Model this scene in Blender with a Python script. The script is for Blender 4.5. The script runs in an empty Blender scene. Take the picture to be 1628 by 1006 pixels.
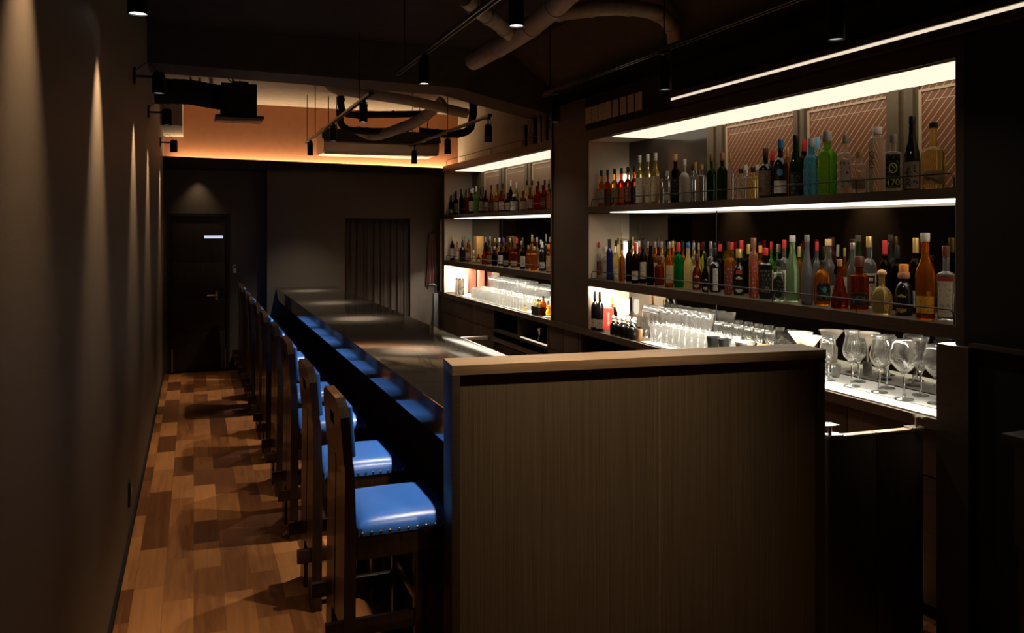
import bpy, bmesh, math, random
from mathutils import Vector, Matrix

# ------------------------------------------------------------------ camera, world, exposure
SC = bpy.context.scene
COL = SC.collection
F, EYE, CU, CV = 1300.0, 1.75, 814.0, 363.0
YAW = math.atan(506 / F)
cam_data = bpy.data.cameras.new('camera')
cam_data.sensor_width = 36.0
cam_data.lens = F / 1628 * 36
cam_data.shift_y = (CV - 503) / 1628
cam_data.clip_start = 0.05
cam = bpy.data.objects.new('camera', cam_data)
COL.objects.link(cam)
cam.location = (0, 0, EYE)
cam.rotation_euler = (math.pi / 2, 0, -YAW)
SC.camera = cam
SC.view_settings.view_transform = 'Standard'
SC.view_settings.look = 'None'
SC.view_settings.gamma = 1.0
SC.view_settings.use_curve_mapping = False
SC.view_settings.exposure = 0.0
SC.cycles.use_denoising = True
SC.cycles.caustics_reflective = False
SC.cycles.caustics_refractive = True
SC.cycles.max_bounces = 10
SC.cycles.transparent_max_bounces = 24
SC.cycles.sample_clamp_indirect = 10.0
W = bpy.data.worlds.new('world')
SC.world = W
W.use_nodes = True
W.node_tree.nodes['Background'].inputs[0].default_value = (0.02, 0.017, 0.014, 1)
W.node_tree.nodes['Background'].inputs[1].default_value = 0.0

WARM = (1.0, 0.74, 0.47)
NEUTRAL = (1.0, 0.86, 0.68)


def area_light(name, loc, rot, sx, sy, power, color, parent=None):
    d = bpy.data.lights.new(name, 'AREA')
    d.shape = 'RECTANGLE'
    d.size, d.size_y, d.energy, d.color = sx, sy, power, color
    o = bpy.data.objects.new(name, d)
    COL.objects.link(o)
    o.location, o.rotation_euler = loc, rot
    if parent:
        o.parent = parent
    return o


def spot_light(name, loc, rot, power, angle, blend, color, radius=0.025, parent=None):
    d = bpy.data.lights.new(name, 'SPOT')
    d.energy, d.spot_size, d.spot_blend, d.color = power, math.radians(angle), blend, color
    d.shadow_soft_size = radius
    o = bpy.data.objects.new(name, d)
    COL.objects.link(o)
    o.location, o.rotation_euler = loc, rot
    if parent:
        o.parent = parent
    return o


# orange wall cove light, hidden behind the ledge over the far wall
area_light('cove_light', (1.55, 10.875, 2.545), (math.pi, 0, 0), 3.6, 0.03, 30, (1.0, 0.76, 0.47))

# ------------------------------------------------------------------ where a pixel's ray meets a plane of the room
_s, _c = math.sin(YAW), math.cos(YAW)


def ray(u, v):
    k = (u - CU) / F
    return Vector((_s + k * _c, _c - k * _s, (CV - v) / F))


def atx(u, v, x):
    r = ray(u, v)
    return Vector((0, 0, EYE)) + r * (x / r.x)


def aty(u, v, y):
    r = ray(u, v)
    return Vector((0, 0, EYE)) + r * (y / r.y)


def atz(u, v, z):
    r = ray(u, v)
    return Vector((0, 0, EYE)) + r * ((z - EYE) / r.z)


# ------------------------------------------------------------------ materials
def new_mat(name):
    m = bpy.data.materials.new(name)
    m.use_nodes = True
    nt = m.node_tree
    nt.nodes.clear()
    out = nt.nodes.new('ShaderNodeOutputMaterial')
    return m, nt, out


def N(nt, kind, **inputs):
    n = nt.nodes.new(kind)
    for k, v in inputs.items():
        k = k.replace('_', ' ')
        n.inputs[k].default_value = v
    return n


def rgba(c):
    return (c[0], c[1], c[2], 1.0)


def plain(name, color, rough=0.5, metal=0.0, spec=0.5, noise=0.0, scale=(30, 30, 30), bump=0.0, coat=0.0):
    m, nt, out = new_mat(name)
    p = N(nt, 'ShaderNodeBsdfPrincipled')
    p.inputs['Base Color'].default_value = rgba(color)
    p.inputs['Roughness'].default_value = rough
    p.inputs['Metallic'].default_value = metal
    p.inputs['Specular IOR Level'].default_value = spec
    p.inputs['Coat Weight'].default_value = coat
    p.inputs['Coat Roughness'].default_value = 0.05
    if noise or bump:
        tc = N(nt, 'ShaderNodeTexCoord')
        mp = N(nt, 'ShaderNodeMapping')
        mp.inputs['Scale'].default_value = scale
        nt.links.new(tc.outputs['Object'], mp.inputs['Vector'])
        nz = N(nt, 'ShaderNodeTexNoise', Scale=1.0, Detail=4.0, Roughness=0.6)
        nt.links.new(mp.outputs[0], nz.inputs['Vector'])
        if noise:
            mx = nt.nodes.new('ShaderNodeMix')
            mx.data_type = 'RGBA'
            mx.inputs['A'].default_value = rgba([c * (1 - noise) for c in color])
            mx.inputs['B'].default_value = rgba([min(1, c * (1 + noise)) for c in color])
            nt.links.new(nz.outputs['Fac'], mx.inputs['Factor'])
            nt.links.new(mx.outputs['Result'], p.inputs['Base Color'])
        if bump:
            b = N(nt, 'ShaderNodeBump', Strength=bump, Distance=0.004)
            nt.links.new(nz.outputs['Fac'], b.inputs['Height'])
            nt.links.new(b.outputs[0], p.inputs['Normal'])
    nt.links.new(p.outputs[0], out.inputs[0])
    return m


def emitter(name, color, strength):
    m, nt, out = new_mat(name)
    e = N(nt, 'ShaderNodeEmission', Strength=strength)
    e.inputs['Color'].default_value = rgba(color)
    nt.links.new(e.outputs[0], out.inputs[0])
    return m


def glass(name, tint, body=0.0, body_col=None, rough=0.015, ior=1.36, thin=0.0):
    """clear or tinted glass (solid with its liquid), with a small share of scattered colour"""
    m, nt, out = new_mat(name)
    g = N(nt, 'ShaderNodeBsdfGlass', Roughness=rough, IOR=ior)
    g.inputs['Color'].default_value = rgba(tint)
    if thin:
        # thin walls let a share of the light straight through
        tp = N(nt, 'ShaderNodeBsdfTransparent')
        tp.inputs[0].default_value = rgba(tint)
        tm = N(nt, 'ShaderNodeMixShader')
        tm.inputs[0].default_value = thin
        nt.links.new(g.outputs[0], tm.inputs[1])
        nt.links.new(tp.outputs[0], tm.inputs[2])
        g = tm
    if not body:
        nt.links.new(g.outputs[0], out.inputs[0])
        return m
    bc = body_col or tint
    di = N(nt, 'ShaderNodeBsdfDiffuse')
    di.inputs[0].default_value = rgba(bc)
    tl = N(nt, 'ShaderNodeBsdfTranslucent')
    tl.inputs[0].default_value = rgba(bc)
    sc = N(nt, 'ShaderNodeMixShader')
    sc.inputs[0].default_value = 0.7
    nt.links.new(di.outputs[0], sc.inputs[1])
    nt.links.new(tl.outputs[0], sc.inputs[2])
    mx = N(nt, 'ShaderNodeMixShader')
    mx.inputs[0].default_value = body
    nt.links.new(g.outputs[0], mx.inputs[1])
    nt.links.new(sc.outputs[0], mx.inputs[2])
    nt.links.new(mx.outputs[0], out.inputs[0])
    return m


def wood(name, c1, c2, rough=0.45, stretch=(60, 60, 2.2), coat=0.0, spec=0.4):
    m, nt, out = new_mat(name)
    tc = N(nt, 'ShaderNodeTexCoord')
    mp = N(nt, 'ShaderNodeMapping')
    mp.inputs['Scale'].default_value = stretch
    nt.links.new(tc.outputs['Object'], mp.inputs['Vector'])
    nz = N(nt, 'ShaderNodeTexNoise', Scale=1.0, Detail=6.0, Roughness=0.65, Distortion=0.3)
    nt.links.new(mp.outputs[0], nz.inputs['Vector'])
    cr = N(nt, 'ShaderNodeValToRGB')
    cr.color_ramp.elements[0].position = 0.3
    cr.color_ramp.elements[0].color = rgba(c1)
    cr.color_ramp.elements[1].position = 0.7
    cr.color_ramp.elements[1].color = rgba(c2)
    nt.links.new(nz.outputs['Fac'], cr.inputs[0])
    p = N(nt, 'ShaderNodeBsdfPrincipled', Roughness=rough)
    p.inputs['Specular IOR Level'].default_value = spec
    p.inputs['Coat Weight'].default_value = coat
    nt.links.new(cr.outputs[0], p.inputs['Base Color'])
    b = N(nt, 'ShaderNodeBump', Strength=0.12, Distance=0.003)
    nt.links.new(nz.outputs['Fac'], b.inputs['Height'])
    nt.links.new(b.outputs[0], p.inputs['Normal'])
    nt.links.new(p.outputs[0], out.inputs[0])
    return m


def parquet():
    m, nt, out = new_mat('walnut_parquet')
    tc = N(nt, 'ShaderNodeTexCoord')
    mp = N(nt, 'ShaderNodeMapping')
    mp.inputs['Rotation'].default_value = (0, 0, math.pi / 2)
    nt.links.new(tc.outputs['Object'], mp.inputs['Vector'])
    br = N(nt, 'ShaderNodeTexBrick', Scale=1.0)
    br.inputs['Color1'].default_value = (0, 0, 0, 1)
    br.inputs['Color2'].default_value = (1, 1, 1, 1)
    br.inputs['Mortar'].default_value = (0.35, 0.35, 0.35, 1)
    br.inputs['Mortar Size'].default_value = 0.0008
    br.inputs['Brick Width'].default_value = 0.52
    br.inputs['Row Height'].default_value = 0.135
    br.offset = 0.37
    br.offset_frequency = 2
    br.squash = 0.7
    br.squash_frequency = 3
    nt.links.new(mp.outputs[0], br.inputs['Vector'])
    # grain
    mg = N(nt, 'ShaderNodeMapping')
    mg.inputs['Scale'].default_value = (30, 2.2, 1)
    nt.links.new(tc.outputs['Object'], mg.inputs['Vector'])
    off = N(nt, 'ShaderNodeVectorMath')
    off.operation = 'MULTIPLY_ADD'
    nt.links.new(br.outputs['Color'], off.inputs[0])
    off.inputs[1].default_value = (9, 23, 5)
    nt.links.new(mg.outputs[0], off.inputs[2])
    nz = N(nt, 'ShaderNodeTexNoise', Scale=1.0, Detail=5.0, Roughness=0.6, Distortion=0.8)
    nt.links.new(off.outputs[0], nz.inputs['Vector'])
    add = N(nt, 'ShaderNodeMath')
    add.operation = 'MULTIPLY_ADD'
    nt.links.new(br.outputs['Color'], add.inputs[0])
    add.inputs[1].default_value = 0.66
    sc = N(nt, 'ShaderNodeMath')
    sc.operation = 'MULTIPLY'
    sc.inputs[1].default_value = 0.50
    nt.links.new(nz.outputs['Fac'], sc.inputs[0])
    nt.links.new(sc.outputs[0], add.inputs[2])
    cr = N(nt, 'ShaderNodeValToRGB')
    e = cr.color_ramp.elements
    e[0].position, e[0].color = 0.12, (0.046, 0.014, 0.0045, 1)
    e[1].position, e[1].color = 0.95, (0.42, 0.175, 0.055, 1)
    k = e.new(0.5)
    k.color = (0.150, 0.050, 0.0145, 1)
    nt.links.new(add.outputs[0], cr.inputs[0])
    p = N(nt, 'ShaderNodeBsdfPrincipled', Roughness=0.42)
    p.inputs['Specular IOR Level'].default_value = 0.35
    nt.links.new(cr.outputs[0], p.inputs['Base Color'])
    b = N(nt, 'ShaderNodeBump', Strength=0.25, Distance=0.002)
    nt.links.new(br.outputs['Fac'], b.inputs['Height'])
    b.invert = True
    nt.links.new(b.outputs[0], p.inputs['Normal'])
    nt.links.new(p.outputs[0], out.inputs[0])
    return m


def wired_panel():
    """brown panel behind glass ruled with fine slanted pale lines"""
    m, nt, out = new_mat('ruled_brown_panel')
    tc = N(nt, 'ShaderNodeTexCoord')
    sp = N(nt, 'ShaderNodeSeparateXYZ')
    nt.links.new(tc.outputs['Object'], sp.inputs[0])
    a = N(nt, 'ShaderNodeMath')
    a.operation = 'MULTIPLY_ADD'
    nt.links.new(sp.outputs['Z'], a.inputs[0])
    a.inputs[1].default_value = 0.95
    nt.links.new(sp.outputs['Y'], a.inputs[2])
    f = N(nt, 'ShaderNodeMath')
    f.operation = 'MULTIPLY'
    f.inputs[1].default_value = 1 / 0.043
    nt.links.new(a.outputs[0], f.inputs[0])
    fr = N(nt, 'ShaderNodeMath')
    fr.operation = 'FRACT'
    nt.links.new(f.outputs[0], fr.inputs[0])
    lt = N(nt, 'ShaderNodeMath')
    lt.operation = 'LESS_THAN'
    lt.inputs[1].default_value = 0.15
    nt.links.new(fr.outputs[0], lt.inputs[0])
    mx = nt.nodes.new('ShaderNodeMix')
    mx.data_type = 'RGBA'
    mx.inputs['A'].default_value = (0.30, 0.125, 0.062, 1)
    mx.inputs['B'].default_value = (0.85, 0.55, 0.32, 1)
    nt.links.new(lt.outputs[0], mx.inputs['Factor'])
    p = N(nt, 'ShaderNodeBsdfPrincipled', Roughness=0.35)
    nt.links.new(mx.outputs['Result'], p.inputs['Base Color'])
    nt.links.new(p.outputs[0], out.inputs[0])
    return m


def label_mat(name, paper, ink, amount=0.5):
    """a printed paper label: rows of small print and a darker emblem patch"""
    m, nt, out = new_mat(name)
    tc = N(nt, 'ShaderNodeTexCoord')
    mp = N(nt, 'ShaderNodeMapping')
    mp.inputs['Scale'].default_value = (130, 130, 55)
    nt.links.new(tc.outputs['Object'], mp.inputs['Vector'])
    nz = N(nt, 'ShaderNodeTexNoise', Scale=1.0, Detail=2.0)
    nt.links.new(mp.outputs[0], nz.inputs['Vector'])
    gt = N(nt, 'ShaderNodeMath')
    gt.operation = 'GREATER_THAN'
    gt.inputs[1].default_value = 0.56
    nt.links.new(nz.outputs['Fac'], gt.inputs[0])
    sp = N(nt, 'ShaderNodeSeparateXYZ')
    nt.links.new(tc.outputs['Object'], sp.inputs[0])
    zr = N(nt, 'ShaderNodeMath')
    zr.operation = 'MULTIPLY'
    zr.inputs[1].default_value = 42.0
    nt.links.new(sp.outputs['Z'], zr.inputs[0])
    fr = N(nt, 'ShaderNodeMath')
    fr.operation = 'FRACT'
    nt.links.new(zr.outputs[0], fr.inputs[0])
    l2 = N(nt, 'ShaderNodeMath')
    l2.operation = 'GREATER_THAN'
    l2.inputs[1].default_value = 0.45
    nt.links.new(fr.outputs[0], l2.inputs[0])
    mu = N(nt, 'ShaderNodeMath')
    mu.operation = 'MULTIPLY'
    nt.links.new(gt.outputs[0], mu.inputs[0])
    nt.links.new(l2.outputs[0], mu.inputs[1])
    am = N(nt, 'ShaderNodeMath')
    am.operation = 'MULTIPLY'
    am.inputs[1].default_value = amount
    nt.links.new(mu.outputs[0], am.inputs[0])
    mx = nt.nodes.new('ShaderNodeMix')
    mx.data_type = 'RGBA'
    mx.inputs['A'].default_value = rgba(paper)
    mx.inputs['B'].default_value = rgba(ink)
    nt.links.new(am.outputs[0], mx.inputs['Factor'])
    p = N(nt, 'ShaderNodeBsdfPrincipled', Roughness=0.55)
    nt.links.new(mx.outputs['Result'], p.inputs['Base Color'])
    nt.links.new(p.outputs[0], out.inputs[0])
    return m


M = {}
M['floor'] = parquet()
M['wall_brown'] = plain('brown_textured_wallcovering', (0.155, 0.112, 0.076), 0.6, noise=0.3, scale=(200, 50, 520), bump=0.12, spec=0.25)
M['wall_dark'] = plain('charcoal_textured_wallcovering', (0.078, 0.062, 0.047), 0.65, noise=0.35, scale=(150, 150, 150), bump=0.2, spec=0.25)
M['wall_orange'] = plain('burnt_orange_paint', (0.42, 0.175, 0.085), 0.8, noise=0.12, scale=(14, 14, 14), spec=0.2)
M['black_paint'] = plain('black_paint', (0.014, 0.012, 0.011), 0.75, noise=0.3, scale=(60, 60, 60), spec=0.2)
M['concrete'] = plain('bare_concrete', (0.40, 0.33, 0.25), 0.85, noise=0.25, scale=(9, 9, 9), bump=0.2, spec=0.2)
M['beam'] = plain('dark_painted_concrete', (0.085, 0.072, 0.056), 0.85, noise=0.3, scale=(12, 12, 12), bump=0.2, spec=0.2)
M['ceiling'] = plain('dim_concrete_slab', (0.045, 0.039, 0.032), 0.9, noise=0.35, scale=(7, 7, 7), spec=0.1)
M['black_metal'] = plain('black_powder_coat', (0.012, 0.012, 0.012), 0.38, spec=0.4, noise=0.1)
M['track_metal'] = plain('bronze_black_track', (0.16, 0.12, 0.09), 0.3, metal=0.8, noise=0.1)
M['chrome'] = plain('brushed_steel', (0.62, 0.58, 0.53), 0.25, metal=1.0, noise=0.1)
M['brass'] = plain('aged_brass', (0.55, 0.36, 0.14), 0.35, metal=1.0, noise=0.1)
M['dark_wood'] = wood('dark_stained_oak', (0.016, 0.010, 0.006), (0.038, 0.024, 0.015), 0.42, (50, 50, 3))
M['chair_wood'] = wood('dark_varnished_chair_wood', (0.013, 0.006, 0.003), (0.044, 0.020, 0.009), 0.36, (70, 70, 4), coat=0.25)
M['panel_wood'] = wood('straight_grained_brown_veneer', (0.080, 0.058, 0.036), (0.150, 0.112, 0.070), 0.5, (260, 260, 1.6), spec=0.3)
M['cap_wood'] = wood('brown_veneer_capping', (0.20, 0.13, 0.075), (0.32, 0.21, 0.12), 0.4, (4, 60, 60))
M['unit_wood'] = wood('charcoal_brown_veneer', (0.040, 0.027, 0.018), (0.068, 0.047, 0.031), 0.45, (4, 4, 140), spec=0.3)
M['niche'] = plain('cream_niche_lining', (0.62, 0.50, 0.37), 0.6, noise=0.08, scale=(6, 6, 200))
M['olive'] = plain('olive_window_frame', (0.17, 0.125, 0.068), 0.5, noise=0.2, scale=(20, 20, 20))
M['frame_edge'] = plain('frame_edge_highlight', (0.75, 0.58, 0.38), 0.45, noise=0.1)  # pale colour stands in for the LED highlight along the panel edges
M['ruled'] = wired_panel()
M['brown_panel'] = plain('plain_brown_panel', (0.33, 0.20, 0.12), 0.5, noise=0.12, scale=(8, 8, 8))
M['mirror'] = plain('smoked_mirror', (0.15, 0.14, 0.125), 0.03, metal=1.0, noise=0.02)
M['dark_mirror'] = plain('dark_glass_back', (0.05, 0.042, 0.035), 0.12, spec=0.6, noise=0.05)
M['counter'] = plain('satin_black_counter', (0.012, 0.0100, 0.008), 0.07, noise=0.3, scale=(70, 70, 70), spec=0.32)
M['lacquer'] = plain('gloss_black_lacquer', (0.006, 0.006, 0.008), 0.10, spec=0.9, noise=0.1, coat=1.0)
M['leather'] = plain('blue_leather', (0.050, 0.195, 0.72), 0.31, noise=0.12, scale=(160, 160, 160), bump=0.12, spec=0.5)
M['frost'] = plain('frosted_glass_sheet', (0.42, 0.44, 0.38), 0.35, noise=0.06, scale=(5, 5, 5))
M['mat'] = plain('grey_bar_mat', (0.17, 0.17, 0.165), 0.5, noise=0.15, scale=(50, 50, 50))
M['paper'] = label_mat('card_paper', (0.60, 0.50, 0.36), (0.13, 0.10, 0.07), 0.55)
M['curtain'] = plain('brown_curtain_cloth', (0.034, 0.021, 0.014), 0.85, noise=0.25, scale=(90, 90, 90))
M['maroon'] = plain('maroon_cloth', (0.095, 0.040, 0.034), 0.85, noise=0.25, scale=(90, 90, 90))
M['pipe'] = plain('wrapped_grey_pipe', (0.38, 0.33, 0.26), 0.8, noise=0.25, scale=(30, 30, 30), bump=0.2)
M['steel_hood'] = plain('satin_stainless', (0.34, 0.26, 0.19), 0.34, metal=0.7, noise=0.08)
M['hood_panel'] = plain('polished_steel_underside', (0.85, 0.78, 0.68), 0.28, metal=0.85, noise=0.05)
M['plastic_white'] = plain('pale_plastic', (0.55, 0.53, 0.48), 0.45, noise=0.05)
M['redbox'] = plain('red_carton', (0.62, 0.045, 0.028), 0.5, noise=0.08)
M['white_ink'] = plain('white_print', (0.80, 0.74, 0.66), 0.6, noise=0.05)
M['gold_carton'] = plain('gold_carton', (0.62, 0.33, 0.10), 0.40, metal=0.35, noise=0.08)
M['copper'] = plain('copper_tin', (0.62, 0.36, 0.18), 0.3, metal=0.9, noise=0.08)
M['red_carton2'] = plain('salmon_carton', (0.52, 0.12, 0.07), 0.5, noise=0.08)

M['led_top'] = emitter('led_panel_warm', (1.0, 0.85, 0.66), 1.15)
M['led_mid'] = emitter('led_panel_shelf', (1.0, 0.90, 0.74), 3.2)
M['led_low'] = emitter('led_strip_bright', (1.0, 0.91, 0.76), 170.0)
M['led_base'] = emitter('led_base_strip', (1.0, 0.93, 0.82), 40.0)
M['led_line'] = emitter('led_line', (1.0, 0.82, 0.60), 0.9)
M['lens'] = emitter('lamp_lens', (1.0, 0.93, 0.88), 5.0)
M['lens_dim'] = emitter('lamp_lens_dim', (1.0, 0.93, 0.88), 0.5)
M['slit'] = emitter('lit_door_slit', (0.72, 0.78, 1.0), 0.85)
M['glow'] = emitter('glowing_lamp', (1.0, 0.92, 0.76), 5.0)

# bottle glass
M['g_clear'] = glass('clear_bottle_glass', (0.97, 0.97, 0.95), 0.05, (0.9, 0.9, 0.85))
M['g_pale'] = glass('pale_yellow_spirit', (0.98, 0.88, 0.55), 0.12, (0.95, 0.75, 0.33))
M['g_amber'] = glass('amber_spirit', (0.88, 0.48, 0.12), 0.09, (0.85, 0.36, 0.06))
M['g_rum'] = glass('dark_amber_spirit', (0.62, 0.22, 0.05), 0.12, (0.45, 0.11, 0.02))
M['g_red'] = glass('red_spirit', (0.72, 0.12, 0.05), 0.14, (0.55, 0.05, 0.02))
M['g_rose'] = glass('rose_spirit', (0.95, 0.66, 0.52), 0.12, (0.85, 0.45, 0.3))
M['g_dark'] = glass('near_black_bottle_glass', (0.16, 0.09, 0.05), 0.15, (0.04, 0.02, 0.012), ior=1.5)
M['g_black'] = plain('black_bottle_glass', (0.006, 0.006, 0.006), 0.08, spec=0.6, noise=0.05)
M['g_green'] = glass('green_bottle_glass', (0.50, 0.85, 0.20), 0.15, (0.30, 0.75, 0.08))
M['g_bottle'] = glass('dark_green_bottle_glass', (0.14, 0.28, 0.08), 0.15, (0.04, 0.10, 0.02), ior=1.5)
M['g_emerald'] = glass('emerald_bottle_glass', (0.05, 0.60, 0.22), 0.2, (0.01, 0.35, 0.10))
M['g_blue'] = glass('pale_blue_bottle_glass', (0.40, 0.82, 0.95), 0.15, (0.16, 0.60, 0.85))
M['g_navy'] = plain('navy_bottle_glass', (0.008, 0.012, 0.075), 0.12, spec=0.6, noise=0.05)
M['g_lime'] = glass('lime_spirit', (0.92, 0.98, 0.25), 0.25, (0.85, 0.95, 0.08))
M['g_frost'] = plain('frosted_grey_bottle', (0.075, 0.075, 0.072), 0.45, noise=0.1)
M['g_milk'] = plain('stoneware_bottle', (0.42, 0.38, 0.30), 0.5, noise=0.12)
M['g_cloudy'] = glass('cloudy_yellow_glass', (0.95, 0.88, 0.6), 0.45, (0.62, 0.50, 0.24), rough=0.3)
M['g_fade'] = glass('pale_green_bottle_glass', (0.80, 0.95, 0.76), 0.10, (0.6, 0.9, 0.5))
M['glassware'] = glass('thin_clear_glass', (1.0, 1.0, 0.99), 0.006, (1.0, 0.98, 0.94), rough=0.0, ior=1.5, thin=0.2)
M['tumbler_glass'] = glass('bright_tumbler_glass', (1.0, 1.0, 0.99), 0.05, (1.0, 0.98, 0.94), rough=0.0, ior=1.5, thin=0.40)
M['glass_pale_lit'] = glass('pale_and_light_filled_glass', (0.98, 0.96, 0.92), 0.5, (0.95, 0.9, 0.8), rough=0.25, ior=1.5)  # for the pale jar; its white also paints light filling the martini glasses
# caps
for k, c, r, mt in [('black', (0.010, 0.010, 0.010), 0.4, 0), ('white', (0.75, 0.72, 0.66), 0.45, 0), ('gold', (0.72, 0.50, 0.16), 0.32, 0.7),
                    ('silver', (0.66, 0.64, 0.60), 0.28, 0.9), ('red', (0.55, 0.03, 0.03), 0.4, 0.1), ('cork', (0.62, 0.37, 0.15), 0.8, 0),
                    ('blue', (0.03, 0.13, 0.36), 0.4, 0.1), ('sky', (0.22, 0.58, 0.85), 0.4, 0.1), ('wooden', (0.46, 0.20, 0.09), 0.6, 0),
                    ('bronze', (0.30, 0.15, 0.07), 0.4, 0.5), ('orange', (0.78, 0.28, 0.05), 0.5, 0), ('grey', (0.24, 0.23, 0.21), 0.5, 0.2),
                    ('teal', (0.02, 0.23, 0.21), 0.4, 0.1), ('violet', (0.16, 0.05, 0.36), 0.4, 0.1), ('brown', (0.10, 0.030, 0.018), 0.35, 0.1),
                    ('glass', (0.45, 0.44, 0.40), 0.15, 0.0)]:
    M['c_' + k] = plain(k + '_cap', c, r, mt, noise=0.06)
for k, p, i, a in [('white', (0.66, 0.60, 0.50), (0.12, 0.09, 0.07), 0.55), ('cream', (0.56, 0.46, 0.31), (0.16, 0.09, 0.05), 0.55),
                   ('black', (0.012, 0.011, 0.010), (0.42, 0.38, 0.30), 0.5), ('red', (0.42, 0.05, 0.035), (0.62, 0.48, 0.34), 0.6),
                   ('brown', (0.15, 0.085, 0.045), (0.42, 0.31, 0.17), 0.5), ('yellow', (0.76, 0.58, 0.08), (0.16, 0.12, 0.03), 0.6),
                   ('tan', (0.40, 0.29, 0.17), (0.12, 0.08, 0.05), 0.6), ('navy', (0.02, 0.025, 0.09), (0.3, 0.3, 0.35), 0.5),
                   ('olive', (0.30, 0.29, 0.09), (0.1, 0.09, 0.03), 0.6), ('orange', (0.56, 0.17, 0.05), (0.15, 0.05, 0.02), 0.6),
                   ('lace', (0.56, 0.48, 0.40), (0.07, 0.05, 0.04), 1.0), ('maroon', (0.20, 0.045, 0.03), (0.62, 0.52, 0.38), 0.7),
                   ('mint', (0.50, 0.62, 0.58), (0.15, 0.25, 0.25), 0.5)]:
    M['l_' + k] = label_mat(k + '_printed_label', p, i, a)


# ------------------------------------------------------------------ mesh helpers
def bm_box(bm, lo, hi, bevel=0.0, seg=2, mat=None):
    lo, hi = Vector(lo), Vector(hi)
    c, d = (lo + hi) / 2, hi - lo
    r = bmesh.ops.create_cube(bm, size=1.0)
    vs = r['verts']
    for v in vs:
        v.co = Vector((v.co.x * d.x, v.co.y * d.y, v.co.z * d.z)) + c
    if bevel:
        es = list({e for v in vs for e in v.link_edges})
        rb = bmesh.ops.bevel(bm, geom=es, offset=min(bevel, min(d) * 0.45), segments=seg, profile=0.6, affect='EDGES')
        vs = list({v for f in rb['faces'] for v in f.verts} | {v for v in vs if v.is_valid})
    if mat is not None:
        for v in vs:
            v.co = mat @ v.co
    return vs


def bm_prism(bm, pts, off):
    """extrude a polygon (3D points) by a vector"""
    off = Vector(off)
    a = [bm.verts.new(Vector(p)) for p in pts]
    b = [bm.verts.new(Vector(p) + off) for p in pts]
    n = len(a)
    bm.faces.new(a)
    bm.faces.new(b[::-1])
    for i in range(n):
        bm.faces.new((a[i], a[(i + 1) % n], b[(i + 1) % n], b[i]))
    bmesh.ops.recalc_face_normals(bm, faces=bm.faces[:])


def bm_lathe(bm, prof, seg=24, sq=2.0, center=(0, 0, 0), sy=1.0):
    """revolve (r, z); sq > 2 gives a rounded-square section; closed on the axis when r is 0"""
    rings = []
    c = Vector(center)
    for r, z in prof:
        if r < 1e-6:
            rings.append([bm.verts.new(c + Vector((0, 0, z)))])
            continue
        ring = []
        for i in range(seg):
            t = 2 * math.pi * i / seg
            ct, st = math.cos(t), math.sin(t)
            k = (abs(ct) ** sq + abs(st) ** sq) ** (-1 / sq) if sq != 2.0 else 1.0
            ring.append(bm.verts.new(c + Vector((r * k * ct, r * k * st * sy, z))))
        rings.append(ring)
    for a, b in zip(rings, rings[1:]):
        if len(a) == 1 and len(b) == 1:
            continue
        if len(a) == 1:
            for i in range(seg):
                bm.faces.new((a[0], b[(i + 1) % seg], b[i]))
        elif len(b) == 1:
            for i in range(seg):
                bm.faces.new((a[i], a[(i + 1) % seg], b[0]))
        else:
            for i in range(seg):
                bm.faces.new((a[i], a[(i + 1) % seg], b[(i + 1) % seg], b[i]))


def bm_tube(bm, pts, r, seg=10, cap=True):
    pts = [Vector(p) for p in pts]
    rs = r if isinstance(r, (list, tuple)) else [r] * len(pts)
    rings = []
    for i, p in enumerate(pts):
        d = (pts[min(i + 1, len(pts) - 1)] - pts[max(i - 1, 0)]).normalized()
        up = Vector((0, 0, 1)) if abs(d.z) < 0.9 else Vector((1, 0, 0))
        x = d.cross(up).normalized()
        y = x.cross(d).normalized()
        rings.append([bm.verts.new(p + (x * math.cos(2 * math.pi * k / seg) + y * math.sin(2 * math.pi * k / seg)) * rs[i]) for k in range(seg)])
    for a, b in zip(rings, rings[1:]):
        for k in range(seg):
            bm.faces.new((a[k], a[(k + 1) % seg], b[(k + 1) % seg], b[k]))
    if cap:
        bm.faces.new(rings[0][::-1])
        bm.faces.new(rings[-1])


def smooth_path(pts, n=6):
    """Catmull-Rom through the points"""
    P = [Vector(p) for p in pts]
    P = [P[0] * 2 - P[1]] + P + [P[-1] * 2 - P[-2]]
    out = []
    for i in range(1, len(P) - 2):
        for k in range(n):
            t = k / n
            a, b, c, d = P[i - 1], P[i], P[i + 1], P[i + 2]
            out.append(0.5 * ((2 * b) + (c - a) * t + (2 * a - 5 * b + 4 * c - d) * t * t + (3 * b - a - 3 * c + d) * t ** 3))
    out.append(P[-2])
    return out


def obj(name, bm, mat, parent=None, smooth=False):
    me = bpy.data.meshes.new(name)
    bmesh.ops.recalc_face_normals(bm, faces=bm.faces[:])
    bm.to_mesh(me)
    bm.free()
    me.materials.append(mat)
    if smooth:
        for p in me.polygons:
            p.use_smooth = True
        try:
            me.set_sharp_from_angle(angle=math.radians(smooth if smooth is not True else 40))
        except Exception:
            pass
    o = bpy.data.objects.new(name, me)
    COL.objects.link(o)
    if parent:
        o.parent = parent
    return o


def box(name, lo, hi, mat, parent=None, bevel=0.0):
    bm = bmesh.new()
    bm_box(bm, lo, hi, bevel)
    return obj(name, bm, mat, parent, smooth=bool(bevel))


def boxes(name, lst, mat, parent=None, bevel=0.0):
    bm = bmesh.new()
    for lo, hi in lst:
        bm_box(bm, lo, hi, bevel)
    return obj(name, bm, mat, parent, smooth=bool(bevel))


def tube(name, pts, r, mat, parent=None, seg=10):
    bm = bmesh.new()
    bm_tube(bm, pts, r, seg)
    return obj(name, bm, mat, parent, smooth=True)


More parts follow.
